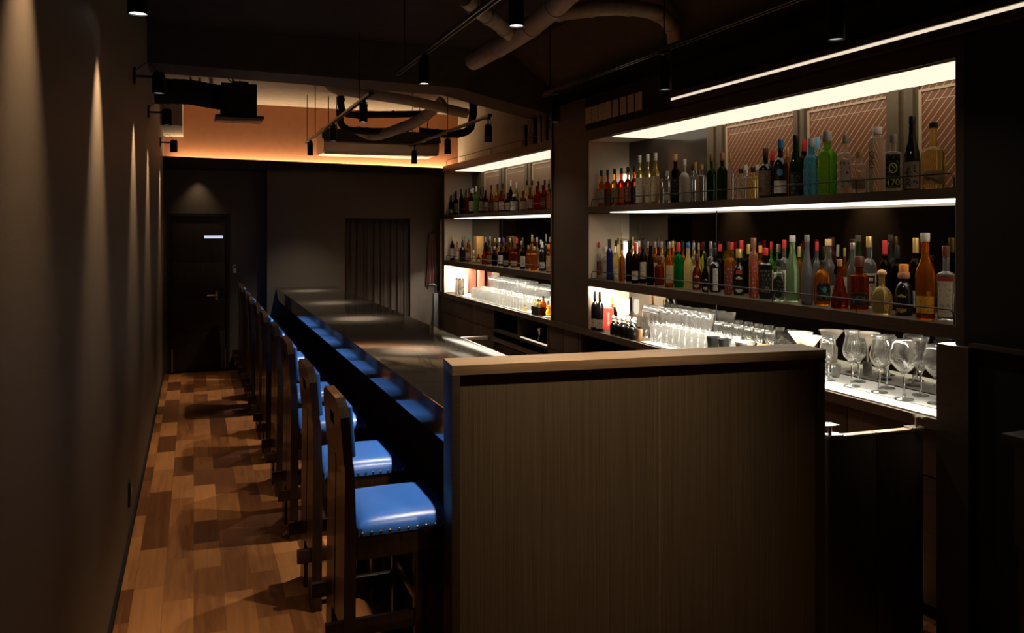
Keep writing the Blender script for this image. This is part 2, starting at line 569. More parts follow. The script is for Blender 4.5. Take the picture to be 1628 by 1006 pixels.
def lathe(name, prof, mat, parent=None, seg=24, sq=2.0, center=(0, 0, 0), sy=1.0):
    bm = bmesh.new()
    bm_lathe(bm, prof, seg, sq, center, sy)
    return obj(name, bm, mat, parent, smooth=True)


def tag(o, label, cat, group=None):
    o['label'] = label
    o['category'] = cat
    if group:
        o['group'] = group
    return o


def thing(name, label, cat, loc=(0, 0, 0), rotz=0.0, group=None):
    o = bpy.data.objects.new(name, None)
    o.empty_display_size = 0.05
    COL.objects.link(o)
    o.location = loc
    o.rotation_euler = (0, 0, rotz)
    return tag(o, label, cat, group)


def struct(o):
    o['kind'] = 'structure'
    return o


def dup(root, loc, rotz, label, group=None):
    r = root.copy()
    COL.objects.link(r)
    r.location, r.rotation_euler = loc, (0, 0, rotz)
    r['label'] = label
    if group:
        r['group'] = group
    for ch in list(root.children):
        k = ch.copy()
        COL.objects.link(k)
        k.parent = r
        for g in list(ch.children):
            q = g.copy()
            COL.objects.link(q)
            q.parent = k
    return r


ORD = ['first', 'second', 'third', 'fourth', 'fifth', 'sixth', 'seventh', 'eighth', 'ninth', 'tenth', 'eleventh', 'twelfth', 'thirteenth',
       'fourteenth', 'fifteenth', 'sixteenth', 'seventeenth', 'eighteenth', 'nineteenth', 'twentieth', 'twenty-first', 'twenty-second',
       'twenty-third', 'twenty-fourth', 'twenty-fifth', 'twenty-sixth', 'twenty-seventh', 'twenty-eighth', 'twenty-ninth', 'thirtieth',
       'thirty-first', 'thirty-second', 'thirty-third', 'thirty-fourth', 'thirty-fifth', 'thirty-sixth', 'thirty-seventh', 'thirty-eighth',
       'thirty-ninth', 'fortieth', 'forty-first', 'forty-second', 'forty-third', 'forty-fourth', 'forty-fifth']

# ------------------------------------------------------------------ the room
XL, XR, YB, ZC = -0.34, 3.44, 10.45, 3.36
struct(box('floor', (XL - 0.1, -1.6, -0.08), (4.6, 11.6, 0.0), M['floor']))
struct(box('ceiling', (XL - 0.1, -1.6, ZC), (4.6, 11.1, ZC + 0.1), M['ceiling']))
struct(box('wall_left', (XL - 0.1, -1.6, 0.0), (XL, 11.0, ZC), M['wall_brown']))
struct(box('wall_right', (XR, 2.44, 0.0), (XR + 0.1, 11.0, ZC), M['concrete']))
struct(box('wall_front', (XL - 0.1, -1.7, 0.0), (4.6, -1.6, ZC), M['black_paint']))
struct(box('wall_side', (4.5, -1.6, 0.0), (4.6, 2.6, ZC), M['black_paint']))
struct(boxes('wall_back', [((0.84, YB, 0), (1.79, YB + 0.12, 2.5)), ((1.79, YB, 1.88), (2.64, YB + 0.12, 2.5)),
                           ((2.64, YB, 0), (XR, YB + 0.12, 2.5))], M['wall_dark']))
struct(boxes('wall_passage', [((1.6, 11.45, 0), (2.9, 11.5, 2.5)), ((1.6, YB + 0.13, 0), (1.65, 11.45, 2.5)), ((2.85, YB + 0.13, 0), (2.9, 11.45, 2.5))], M['black_paint']))
struct(boxes('wall_door', [((XL, 10.66, 0), (-0.29, 10.78, 2.46)), ((-0.29, 10.66, 1.93), (0.41, 10.78, 2.46)), ((0.41, 10.66, 0), (0.84, 10.78, 2.46))], M['wall_dark']))
struct(box('wall_orange', (XL, 10.92, 2.3), (XR, 11.0, ZC), M['wall_orange']))
bm = bmesh.new()
bm_prism(bm, [(XL, YB - 0.02, 2.47), (XR, YB - 0.02, 2.47), (XR, YB - 0.02, 2.545), (XL, YB - 0.02, 2.60)], (0, 0.12, 0))
bm_box(bm, (XL, YB + 0.101, 2.47), (XR, 10.92, 2.53))
struct(obj('trim_1', bm, M['black_paint']))
struct(box('baseboard_back', (0.41, 10.64, 0), (0.84, 10.66, 0.07), M['black_paint']))
struct(box('baseboard_left', (XL, -1.6, 0), (XL + 0.012, 10.65, 0.045), M['black_paint']))
# pale concrete over the far bay, beam across the room with a haunch to the right wall
struct(box('ceiling_slab', (XL, 7.46, ZC - 0.03), (XR, 10.92, ZC - 0.005), M['concrete']))
bm = bmesh.new()
bm_prism(bm, [(XL, 7.0, ZC), (XL, 7.0, 3.05), (2.187, 7.0, 3.01), (3.05, 7.0, 2.83), (XR, 7.0, 2.83), (XR, 7.0, ZC)], (0, 0.45, 0))
struct(obj('ceiling_beam', bm, M['beam']))
struct(box('ceiling_beam', (XL, 9.7, 2.88), (-0.12, 10.92, ZC - 0.03), M['concrete']))
bm = bmesh.new()
bm_prism(bm, [(2.72, 2.5, ZC), (3.42, 2.5, 2.83), (3.42, 2.5, ZC)], (0, 4.5, 0))
struct(obj('ceiling_beam', bm, M['beam']))

# entrance door in the recess
door = struct(box('door_1', (-0.255, 10.68, 0.01), (0.375, 10.72, 1.895), M['dark_wood']))
boxes('door_frame', [((-0.285, 10.65, 0), (-0.255, 10.74, 1.925)), ((0.375, 10.65, 0), (0.405, 10.74, 1.925)), ((-0.255, 10.65, 1.895), (0.375, 10.74, 1.925))], M['black_metal'], door)
for z0, z1 in ((0.02, 0.50), (0.506, 0.90), (0.906, 1.34), (1.346, 1.89)):
    box('door_panel', (-0.245, 10.668, z0), (0.365, 10.681, z1), M['dark_wood'], door, 0.003)
box('light_slit', (0.12, 10.662, 1.628), (0.335, 10.67, 1.662), M['slit'], door)
hnd = box('door_handle', (0.245, 10.655, 0.87), (0.285, 10.668, 0.99), M['chrome'], door, 0.006)
tube('lever', [(0.268, 10.655, 0.93), (0.268, 10.62, 0.93), (0.15, 10.615, 0.93)], 0.011, M['chrome'], hnd)
tube('lock_knob', [(0.266, 10.655, 0.975), (0.266, 10.635, 0.975)], 0.014, M['chrome'], hnd)
box('kick_strip', (-0.25, 10.66, 0.01), (-0.235, 10.668, 0.30), M['brass'], door)
box('kick_strip', (0.355, 10.66, 0.01), (0.37, 10.668, 0.27), M['brass'], door)

o = box('wall_remote', (0.455, 10.643, 1.2), (0.49, 10.66, 1.30), M['plastic_white'], None, 0.004)
tag(o, 'small pale remote control holder on the wall beside the dark door', 'remote control')
box('screen', (0.461, 10.640, 1.262), (0.484, 10.644, 1.288), M['black_metal'], o)
o = box('door_bumper', (0.44, 10.60, 0.13), (0.49, 10.66, 0.19), M['black_metal'], None, 0.008)
tag(o, 'small black box low on the wall right of the dark door', 'door stop')
o = box('wall_outlet', (XL, 5.0, 0.20), (XL + 0.012, 5.08, 0.34), M['black_metal'], None, 0.004)
tag(o, 'black wall outlet low on the brown left wall', 'outlet')
box('socket', (XL + 0.01, 5.02, 0.24), (XL + 0.016, 5.06, 0.30), M['lacquer'], o)
t = thing('ceiling_downlight', 'tiny round downlight in the soffit over the dark door', 'downlight', (0.05, 10.54, 2.47))
lathe('trim_ring', [(0.028, 0.0), (0.028, -0.006), (0.042, -0.006), (0.042, 0.0), (0.028, 0.0)], M['black_metal'], t)
lathe('lens', [(0, -0.002), (0.027, -0.002)], M['lens_dim'], t)
spot_light('door_light', (0, 0, -0.02), (0, 0, 0), 10.0, 80, 1.0, WARM, 0.02, t)

# curtain in the doorway
t = thing('doorway_curtain', 'brown curtain hanging in folds in the back doorway', 'curtain', (2.215, YB + 0.05, 0))
bm = bmesh.new()
top, n = 1.86, 90
prev = None
for i in range(n + 1):
    x = -0.41 + 0.82 * i / n
    w = 0.016 * math.sin(i * 0.55) + 0.008 * math.sin(i * 1.31 + 1)
    col = [bm.verts.new((x + 0.01 * math.sin(i * 0.55 + 1) * (1 - z / top), w * (1.15 - 0.55 * z / top), z)) for z in (0.05, 0.6, 1.2, 1.6, top)]
    if prev:
        for k in range(4):
            bm.faces.new((prev[k], col[k], col[k + 1], prev[k + 1]))
    prev = col
o = obj('curtain_cloth', bm, M['curtain'], t, True)
o.modifiers.new('solid', 'SOLIDIFY').thickness = 0.004
tube('curtain_rod', [(-0.42, 0, 1.868), (0.42, 0, 1.868)], 0.008, M['black_metal'], t)

t = thing('hanging_apron', 'maroon cloth hanging beside the far shelf unit end', 'apron', (2.93, 10.40, 1.0))
bm = bmesh.new()
prev = None
for i in range(25):
    x = -0.085 + 0.17 * i / 24
    w = 0.016 * math.sin(i * 0.9)
    col = [bm.verts.new((x * (1 - 0.45 * z / 0.68), w * (1 - 0.6 * z / 0.68), z)) for z in (0.0, 0.2, 0.45, 0.68)]
    if prev:
        for k in range(3):
            bm.faces.new((prev[k], col[k], col[k + 1], prev[k + 1]))
    prev = col
o = obj('cloth', bm, M['maroon'], t, True)
o.modifiers.new('solid', 'SOLIDIFY').thickness = 0.006
tube('hook', [(0, 0.05, 0.70), (0, 0.0, 0.70), (0, -0.012, 0.685)], 0.006, M['black_metal'], t)


# ------------------------------------------------------------------ lamps, tracks, ducts
def lamp_housing(t, r, h, lit=True):
    lathe('housing', [(0, h), (r * 0.75, h), (r, h - 0.02), (r, 0.0), (r * 0.86, 0.0), (r * 0.84, 0.014), (0, 0.014)], M['black_metal'], t, 20)
    o = lathe('lens', [(0, 0.006), (r * 0.85, 0.006)], M['lens'] if lit else M['lens_dim'], t, 20)
    return o


TZ1, TZ2 = 2.775, 2.715


def track(label, x, y0, y1, z, rods):
    t = thing('lighting_track', label, 'lighting track', (x, y0, z))
    boxes('rail', [((-0.017, 0, 0.0), (0.017, y1 - y0, 0.006)), ((-0.017, 0, -0.014), (-0.011, y1 - y0, 0.0)), ((0.011, 0, -0.014), (0.017, y1 - y0, 0.0))], M['track_metal'], t)
    boxes('end_cap', [((-0.018, -0.006, -0.016), (0.018, 0.012, 0.008)), ((-0.018, y1 - y0 - 0.012, -0.016), (0.018, y1 - y0 + 0.006, 0.008))], M['black_metal'], t)
    for ry in rods:
        tube('hanging_rod', [(0, ry - y0, 0.004), (0, ry - y0, ZC - z - 0.03)], 0.004, M['black_metal'], t, 8)
    return t


track('near bronze lighting track over the seat side of the bar counter', 1.25, 0.9, 5.28, TZ1, (1.4, 3.4, 5.1))
track('far bronze lighting track over the seat side of the bar counter', 1.25, 6.15, 9.95, TZ1, (6.6, 9.2, 9.9))
track('near bronze lighting track over the bartender aisle by the shelves', 2.35, 0.9, 5.40, TZ2, (2.0, 3.79, 5.3))
track('far bronze lighting track over the bartender aisle by the shelves', 2.35, 6.55, 9.3, TZ2, (7.8, 9.2))


def track_lamp(x, y, zb, ztrack, label, group, power, angle, tilt=(0, 0, 0), lit=True, r=0.033, h=0.15, color=NEUTRAL, core=0):
    t = thing('track_spotlight', label, 'spotlight', (x, y, zb), 0, group)
    lamp_housing(t, r, h, lit)
    top = ztrack - zb - 0.012
    box('track_adapter', (-0.014, -0.03, top - 0.022), (0.014, 0.03, top), M['black_metal'], t, 0.003)
    tube('stem', [(0, 0, h - 0.005), (0, 0, top - 0.02)], 0.006, M['black_metal'], t, 8)
    tube('cord', smooth_path([(0.008, 0, top - 0.02), (0.035, 0.012, top - 0.045), (0.03, 0.01, h + 0.012), (0.012, 0, h - 0.004)], 5), 0.0025, M['black_metal'], t, 6)
    spot_light('lamp_light', (0, 0, -0.004), tilt, power, angle, 1.0, color, 0.022, t)
    if core:
        spot_light('lamp_core_light', (0, 0, -0.006), (math.radians(6), 0, 0), core * 0.22, 34, 1.0, color, 0.022, t)
        spot_light('lamp_core_light', (0, 0, -0.008), (math.radians(6), 0, 0), core * 1.0, 18, 1.0, color, 0.022, t)
    return t


row1 = [1.85, 3.16, 4.62, 6.45, 7.95, 9.62]
where1 = ['nearest to the viewer, above the panel end', 'second from the viewer, over the near counter end', 'third from the viewer, at the near track end',
          'fourth from the viewer, first on the far track', 'fifth from the viewer, over the far counter half', 'hung at the far end of the far track']
for y, w in zip(row1, where1):
    track_lamp(1.25, y, 2.59, TZ1, 'black track spotlight over the counter, ' + w, 'spotlights over the bar counter', 165 if y > 2 else 0.5, 84, core=3200 if y > 4 else 0)
t_ = bpy.data.objects['track_spotlight']
spot_light('panel_wash_light', (0.03, 0, -0.01), (math.radians(38), 0, math.radians(-8)), 82, 60, 1.0, WARM, 0.03, t_)
row2 = [2.53, 3.78, 5.20, 6.60, 7.80, 9.12]
where2 = ['nearest to the viewer, by the gate', 'second from the viewer', 'third from the viewer, at the near track end', 'fourth from the viewer, first on the far track',
          'fifth from the viewer, on the far track', 'hung at the far end of the far track']
for i, (y, w) in enumerate(zip(row2, where2)):
    track_lamp(2.35, y, 2.49, TZ2, 'black track spotlight over the aisle, ' + w, 'spotlights over the bartender aisle', 24 if y > 3 else 7, 120, (0, math.radians(-14), 0), False)

XW = -0.20
wl = [(2.0, 'nearest, beside the viewer'), (3.46, 'second, beside the near chairs'), (5.45, 'third, in front of the air duct'), (7.1, 'fourth, under the black duct'), (9.55, 'farthest, close to the dark door')]
for y, w in wl:
    t = thing('wall_spotlight', 'black wall spotlight on the brown left wall, ' + w, 'wall spotlight', (XW, y, 2.575), 0, 'spotlights along the left wall')
    lamp_housing(t, 0.038, 0.13, y < 5)
    tube('arm', [(XL - XW, 0, 0.10), (-0.02, 0, 0.10)], 0.008, M['black_metal'], t, 8)
    box('wall_plate', (XL - XW, -0.028, 0.05), (XL - XW + 0.014, 0.028, 0.15), M['black_metal'], t, 0.004)
    tube('cord', smooth_path([(XL - XW + 0.012, 0.02, 0.14), (-0.06, 0.03, 0.19), (-0.01, 0.01, 0.135)], 6), 0.0025, M['black_metal'], t, 6)
    spot_light('lamp_light', (0, 0, -0.004), (0, math.radians(8), 0), 85 if y > 3 else 45, 60, 1.0, WARM, 0.02, t)

# long LED line above the near shelf unit and a small one beyond the gate
t = thing('led_line_light', 'long glowing LED line in a dark channel above the near shelf unit', 'LED strip', (2.955, 1.6, 2.60))
boxes('channel', [((0, 0, 0.018), (0.045, 3.1, 0.05)), ((0, 0, -0.035), (0.045, 3.1, -0.002))], M['unit_wood'], t)
box('diffuser', (0.012, 0, -0.002), (0.04, 3.1, 0.018), M['led_line'], t)
t = thing('ceiling_light_panel', 'small slanted light panel near the ceiling beyond the gate', 'ceiling light', (3.2, 1.9, 2.40))
box('casing', (-0.03, 0, 0.0), (0.45, 0.5, 0.03), M['unit_wood'], t)
box('diffuser', (0.0, 0.03, -0.006), (0.42, 0.47, 0.001), M['led_line'], t)

# black flexible duct with its square outlet
t = thing('ventilation_duct', 'black flexible duct with a square outlet box below the beam', 'duct', (0, 8.0, 0))
pth = smooth_path([(XL + 0.01, 0, 2.98), (-0.05, 0, 2.99), (0.15, 0, 2.965), (0.32, 0, 2.95)], 8)
bm = bmesh.new()
pp, rr = [], []
for i, p in enumerate(pth):
    pp.append(p)
    rr.append(0.112 + (0.003 if i % 2 else -0.001))
bm_tube(bm, pp, rr, 18)
obj('flexible_hose', bm, M['black_paint'], t, True)
box('outlet_box', (0.23, -0.17, 2.775), (0.54, 0.17, 3.07), M['black_metal'], t, 0.006)
box('top_collar', (0.33, -0.1, 3.07), (0.47, 0.1, 3.10), M['black_metal'], t)
box('flange', (0.18, -0.21, 2.752), (0.60, 0.21, 2.775), M['black_metal'], t, 0.004)
for sx in (0.34, 0.40):
    tube('hanging_rod', [(sx, 0, 3.10), (sx, 0, ZC - 0.03)], 0.005, M['black_metal'], t, 8)
bm = bmesh.new()
bm_tube(bm, [(0.315 + 0.016 * math.cos(k * 1.1), 0.016 * math.sin(k * 1.1), 3.10 + k * 0.0105) for k in range(23)], 0.005, 6)
obj('coiled_cable', bm, M['black_metal'], t, True)
t = thing('conduit_pipes', 'thin pale conduits running down behind the beam near the left wall', 'conduit', (-0.03, 9.2, 3.17))
for k, x in enumerate((0.0, 0.09, 0.20)):
    tube('conduit', smooth_path([(x, 0, 0.17), (x, 0, 0.08), (x - 0.02 * k, 0, 0.0)], 5), 0.016 + 0.006 * (k == 2), M['pipe'], t)
    box('clamp', (x - 0.045, -0.02, 0.05), (x + 0.04, 0.02, 0.062), M['pipe'], t)

# ceiling-hung air conditioner in front of the orange wall
t = thing('ceiling_air_conditioner', 'long ceiling-hung air conditioner with a pale underside before the orange wall', 'air conditioner', (2.12, 9.8, 2.66))
bm = bmesh.new()
bm_prism(bm, [(-0.70, -0.06, 0.0), (-0.70, -0.09, 0.1), (-0.70, 0.0, 0.26), (-0.70, 0.50, 0.26), (-0.70, 0.50, 0.0)], (1.40, 0, 0))
obj('casing', bm, M['steel_hood'], t)
bm = bmesh.new()
bm_prism(bm, [(-0.72, -0.012, 0.258), (-0.72, -0.080, 0.14), (-0.72, -0.092, 0.15), (-0.72, -0.02, 0.272)], (1.44, 0, 0))
obj('front_grille', bm, M['black_metal'], t)
box('underside', (-0.69, -0.055, -0.014), (0.69, 0.49, -0.001), M['hood_panel'], t, 0.004)
for sx in (-0.62, -0.52, 0.5, 0.6):
    tube('hanging_rod', [(sx, 0.1, 0.26), (sx, 0.1, ZC - 2.69)], 0.006, M['black_metal'], t, 8)

# wrapped pipes below the slab
PIPES = [
    ('thick grey wrapped pipe running along the far side of the beam', [(1.20, 8.0, 3.20), (1.26, 8.0, 3.11), (1.45, 8.0, 3.08), (2.0, 8.0, 3.03), (2.62, 8.0, 2.93)], 0.052),
    ('dark curved pipe above the air conditioner, upper of two bends', [(1.42, 8.5, 3.2), (1.42, 8.5, 3.0), (1.5, 8.5, 2.93), (1.9, 8.5, 2.95), (2.35, 8.5, 2.98)], 0.036),
    ('dark curved pipe above the air conditioner, lower of two bends', [(1.43, 8.7, 3.0), (1.46, 8.7, 2.84), (1.6, 8.7, 2.79), (2.1, 8.7, 2.82), (2.35, 8.6, 2.95)], 0.036),
    ('grey ribbed pipe slanting down to the air conditioner', [(2.36, 8.0, 3.05), (2.28, 8.1, 2.96), (2.15, 8.4, 2.86), (1.85, 8.8, 2.76), (1.75, 9.3, 2.86)], 0.055),
    ('dark pipe bent upward beside the far track lamps', [(2.2, 8.3, 2.76), (2.5, 8.3, 2.75), (2.72, 8.3, 2.79), (2.78, 8.3, 2.95), (2.78, 8.3, 3.2)], 0.042),
    ('grey wrapped pipe crossing the ceiling above the nearest lamp', [(1.98, 5.9, 3.02), (2.06, 5.2, 3.06), (2.07, 4.7, 3.10), (2.06, 4.3, 3.14), (2.05, 3.6, 3.18)], 0.068),
    ('grey wrapped branch pipe meeting the ceiling pipe from the left', [(1.55, 4.78, 3.16), (1.68, 4.9, 3.13), (1.88, 5.05, 3.09), (2.05, 5.25, 3.07)], 0.05),
    ('grey wrapped pipe curving away toward the shelf side', [(2.06, 4.75, 3.10), (2.2, 4.6, 3.10), (2.42, 4.45, 3.11), (2.72, 4.5, 3.12), (2.92, 4.62, 3.08), (3.0, 4.7, 3.0)], 0.05),
]
for lab, pts, r in PIPES:
    p = smooth_path(pts, 7)
    base = p[0].copy()
    p = [q - base for q in p]
    t = thing('ceiling_pipe', lab, 'pipe', base)
    dark = 'dark' in lab
    tube('pipe_run', p, r, M['black_paint'] if dark else M['pipe'], t, 16)
    for k in range(4, len(p) - 2, 6):
        d = (p[k + 1] - p[k]).normalized() * 0.012
        tube('pipe_band', [p[k] - d, p[k] + d], r + 0.006, M['black_paint'] if dark else M['pipe'], t, 16)

# ------------------------------------------------------------------ the bar
BX0, BX1, BZ = 0.945, 1.665, 1.02
t = thing('bar_counter', 'long black bar counter with gloss front edge along the blue chairs', 'bar counter', (BX0, 3.04, 0))
L = YB - 3.04
box('worktop', (0.006, 0.0, BZ - 0.03), (BX1 - BX0, L - 0.002, BZ), M['counter'], t, 0.003)
box('front_fascia', (0.0, 0.0, BZ - 0.135), (0.03, L - 0.002, BZ - 0.001), M['lacquer'], t)
box('base_panel', (0.36, 0.0, 0.0), (0.40, L - 0.002, BZ - 0.03), M['black_paint'], t)
box('work_side', (0.66, 0.0, 0.55), (0.70, L - 0.002, BZ - 0.03), M['dark_wood'], t)
box('foot_rest', (0.20, 0.0, 0.16), (0.36, L - 0.002, 0.20), M['dark_wood'], t)

# tall panel closing the near end of the bar
A, B = Vector((0.878, 2.868, 0)), Vector((2.432, 2.69, 0))
ang = math.atan2(B.y - A.y, B.x - A.x)
t = thing('bar_end_panel', 'tall brown wood panel closing the near end of the bar', 'bar panel', A, ang)
WL = (B - A).length
box('cap', (0.0, -0.014, 1.213), (WL + 0.004, 0.165, 1.25), M['cap_wood'], t, 0.002)
box('side_stile', (0.0, -0.012, 0.0), (0.03, 0.16, 1.213), M['unit_wood'], t, 0.001)
box('side_stile', (WL - 0.022, -0.012, 0.0), (WL, 0.16, 1.213), M['unit_wood'], t, 0.001)
SX = (atz(1043, 620, 1.05).x - A.x)
sx = WL * 0.535
box('face_panel', (0.032, 0.02, 0.0), (sx - 0.002, 0.05, 1.213), M['panel_wood'], t)
box('face_panel', (sx + 0.002, 0.02, 0.0), (WL - 0.024, 0.05, 1.213), M['panel_wood'], t)
box('seam_strip', (sx - 0.002, 0.0185, 0.0), (sx + 0.002, 0.03, 1.213), M['cap_wood'], t)
box('back_panel', (0.032, 0.12, 0.0), (WL - 0.024, 0.15, 1.213), M['dark_wood'], t)

# half-height gate
G0, G1 = Vector((2.452, 2.685, 0)), Vector((2.955, 2.66, 0))
ga = math.atan2(G1.y - G0.y, G1.x - G0.x)
GW = (G1 - G0).length
t = thing('swing_gate', 'half-height dark double gate with steel top edge beside the bar panel', 'gate', G0, ga)
for x0, x1, hx, side in ((0.004, GW / 2 - 0.002, 0.004, 1), (GW / 2 + 0.002, GW - 0.004, GW - 0.004, -1)):
    lf = box('gate_leaf', (x0, 0, 0.012), (x1, 0.035, 0.872), M['dark_wood'], t, 0.002)
    box('top_edge', (x0, -0.002, 0.872), (x1, 0.037, 0.884), M['cap_wood'], lf, 0.002)
    pv = box('pivot_hinge', (hx if side > 0 else hx - 0.07, -0.006, 0.884), (hx + 0.07 if side > 0 else hx, 0.041, 0.89), M['chrome'], lf)
    tube('pivot_pin', [(hx + 0.02 * side, 0.018, 0.885), (hx + 0.02 * side, 0.018, 0.93)], 0.008, M['chrome'], lf)
    box('pivot_plate', (hx - 0.012, -0.004, 0.925), (hx + 0.05 if side > 0 else hx + 0.02, 0.05, 0.932), M['chrome'], lf)

# ------------------------------------------------------------------ chairs
CW, SEATZ = 0.42, 0.668


def make_chair(label):
    """local origin on the floor below the near back post; x towards the bar, y away from the viewer"""
    t = thing('bar_chair', label, 'chair', (0, 0, 0), 0, 'blue leather chairs along the bar')
    for y, s_ in ((0.0, 1), (CW, -1)):
        # two planks side by side form the back legs, narrower at the floor so a slot opens between them
        bm = bmesh.new()
        up = [(0.002, 0.24), (0.047, 0.24), (0.050, 0.62), (0.044, 0.82), (0.040, 0.87), (0.006, 0.87), (0.008, 0.82), (0.006, 0.62)]
        lo_ = [(0.0, 0.0), (0.046, 0.0), (0.047, 0.24), (0.002, 0.24)]
        bm_prism(bm, [(x, y, z) for x, z in up], (0, 0.198 * s_, 0))
        bm_prism(bm, [(x, y, z) for x, z in lo_], (0, 0.140 * s_, 0))
        obj('back_plank', bm, M['chair_wood'], t)
    # back slab with a hand slot and clipped corners
    bm = bmesh.new()
    y0, y1 = 0.0, CW
    zs0, zs1 = 0.87, 1.108
    slot = (0.16, 0.26, 0.985, 1.035)

    def slab(poly):
        bm_prism(bm, [((0.043 - 0.075 * (z - 0.80)), y, z) for y, z in poly], (-0.034, 0, -0.002))
    slab([(y0, zs0), (slot[0], zs0), (slot[0], zs1), (y0 + 0.08, zs1), (y0 + 0.02, zs1 - 0.022), (y0, zs1 - 0.06)])
    slab([(slot[1], zs0), (y1, zs0), (y1, zs1 - 0.06), (y1 - 0.02, zs1 - 0.022), (y1 - 0.08, zs1), (slot[1], zs1)])
    slab([(slot[0], zs0), (slot[1], zs0), (slot[1], slot[2]), (slot[0], slot[2])])
    slab([(slot[0], slot[3]), (slot[1], slot[3]), (slot[1], zs1), (slot[0], zs1)])
    bmesh.ops.remove_doubles(bm, verts=bm.verts[:], dist=0.0004)
    obj('backrest', bm, M['chair_wood'], t)
    # padded back cushion on the bar side
    bm = bmesh.new()
    bm_box(bm, (0, 0.06, 0.0), (0.024, CW - 0.06, 0.20), 0.010, 3, Matrix.Translation((0.037, 0, 0.878)) @ Matrix.Rotation(-0.075, 4, 'Y'))
    obj('back_cushion', bm, M['leather'], t, True)
    # seat frame, seat cushion, nail heads
    boxes('seat_frame', [((0.052, 0.0, 0.51), (0.43, 0.028, 0.604)), ((0.052, CW - 0.028, 0.51), (0.43, CW, 0.604)), ((0.40, 0.028, 0.51), (0.43, CW - 0.028, 0.604)),
                         ((0.052, 0.028, 0.51), (0.08, CW - 0.028, 0.604))], M['chair_wood'], t, 0.004)
    bm = bmesh.new()
    nx, ny = 20, 18
    grid = []
    for i in range(nx + 1):
        rowv = []
        for j in range(ny + 1):
            a, b = 2 * i / nx - 1, 2 * j / ny - 1
            # pull the corners of the square in a little
            k = 1 - 0.028 * (a * a * b * b) ** 2
            edge = max(abs(a), abs(b))
            z = 0.628 + 0.042 * (1 - edge ** 8) * (0.78 + 0.22 * (1 - 0.5 * (a * a + b * b)))
            rowv.append(bm.verts.new((0.246 + 0.194 * a * k, CW / 2 + (CW / 2 + 0.006) * b * k, z)))
        grid.append(rowv)
    for i in range(nx):
        for j in range(ny):
            bm.faces.new((grid[i][j], grid[i + 1][j], grid[i + 1][j + 1], grid[i][j + 1]))
    rim = [grid[i][0] for i in range(nx + 1)] + [grid[nx][j] for j in range(1, ny + 1)] + [grid[i][ny] for i in range(nx - 1, -1, -1)] + [grid[0][j] for j in range(ny - 1, 0, -1)]
    low = [bm.verts.new((v.co.x, v.co.y, 0.60)) for v in rim]
    m_ = len(rim)
    for i in range(m_):
        bm.faces.new((rim[i], rim[(i + 1) % m_], low[(i + 1) % m_], low[i]))
    bm.faces.new(low[::-1])
    seat = obj('seat_cushion', bm, M['leather'], t, 60)
    bm = bmesh.new()
    bmesh.ops.create_icosphere(bm, subdivisions=1, radius=0.0062)
    nail = obj('nail_head', bm, M['brass'], seat, True)
    spots = [(0.072 + 0.35 * k / 10, y, 0.612) for k in range(11) for y in (-0.0055, CW + 0.0055)]
    spots += [(x, 0.04 + 0.34 * k / 7, 0.612) for k in range(8) for x in (0.0505, 0.4405)]
    nail.location = spots[0]
    for sp_ in spots[1:]:
        n2 = nail.copy()
        COL.objects.link(n2)
        n2.location = sp_
    for y in (0.0, CW - 0.045):
        box('front_leg', (0.275, y + 0.001, 0.0), (0.32, y + 0.044, 0.51), M['chair_wood'], t, 0.004)
    for y in (0.008, CW - 0.036):
        box('side_stretcher', (-0.062, y, 0.225), (0.275, y + 0.028, 0.285), M['chair_wood'], t, 0.003)
    box('front_stretcher', (0.285, 0.044, 0.30), (0.31, CW - 0.044, 0.35), M['chair_wood'], t, 0.003)
    return t


chair_y = [3.05, 3.80, 4.71, 5.52, 6.37, 7.07, 8.0, 8.68, 9.48, 9.99]
cw_words = ['nearest, partly hidden by the bar panel', 'second from the bar panel', 'third from the bar panel', 'fourth from the bar panel', 'fifth from the bar panel',
            'fifth from the back wall', 'fourth from the back wall', 'third from the back wall', 'second from the back wall', 'farthest, beside the back wall']
ch0 = None
for y, w in zip(chair_y, cw_words):
    lab = 'dark wooden chair with blue leather seat, ' + w
    if ch0 is None:
        ch0 = make_chair(lab)
        ch0.location = (0.515, y, 0)
    else:
        dup(ch0, (0.50, y, 0), 0, lab)

# ------------------------------------------------------------------ shelf units
XS, XB = 3.0, 3.38
Z_TOP, Z_U0, Z_U1, Z_L0, Z_L1, Z_WT = 2.471, 1.874, 1.924, 1.279, 1.339, 0.924


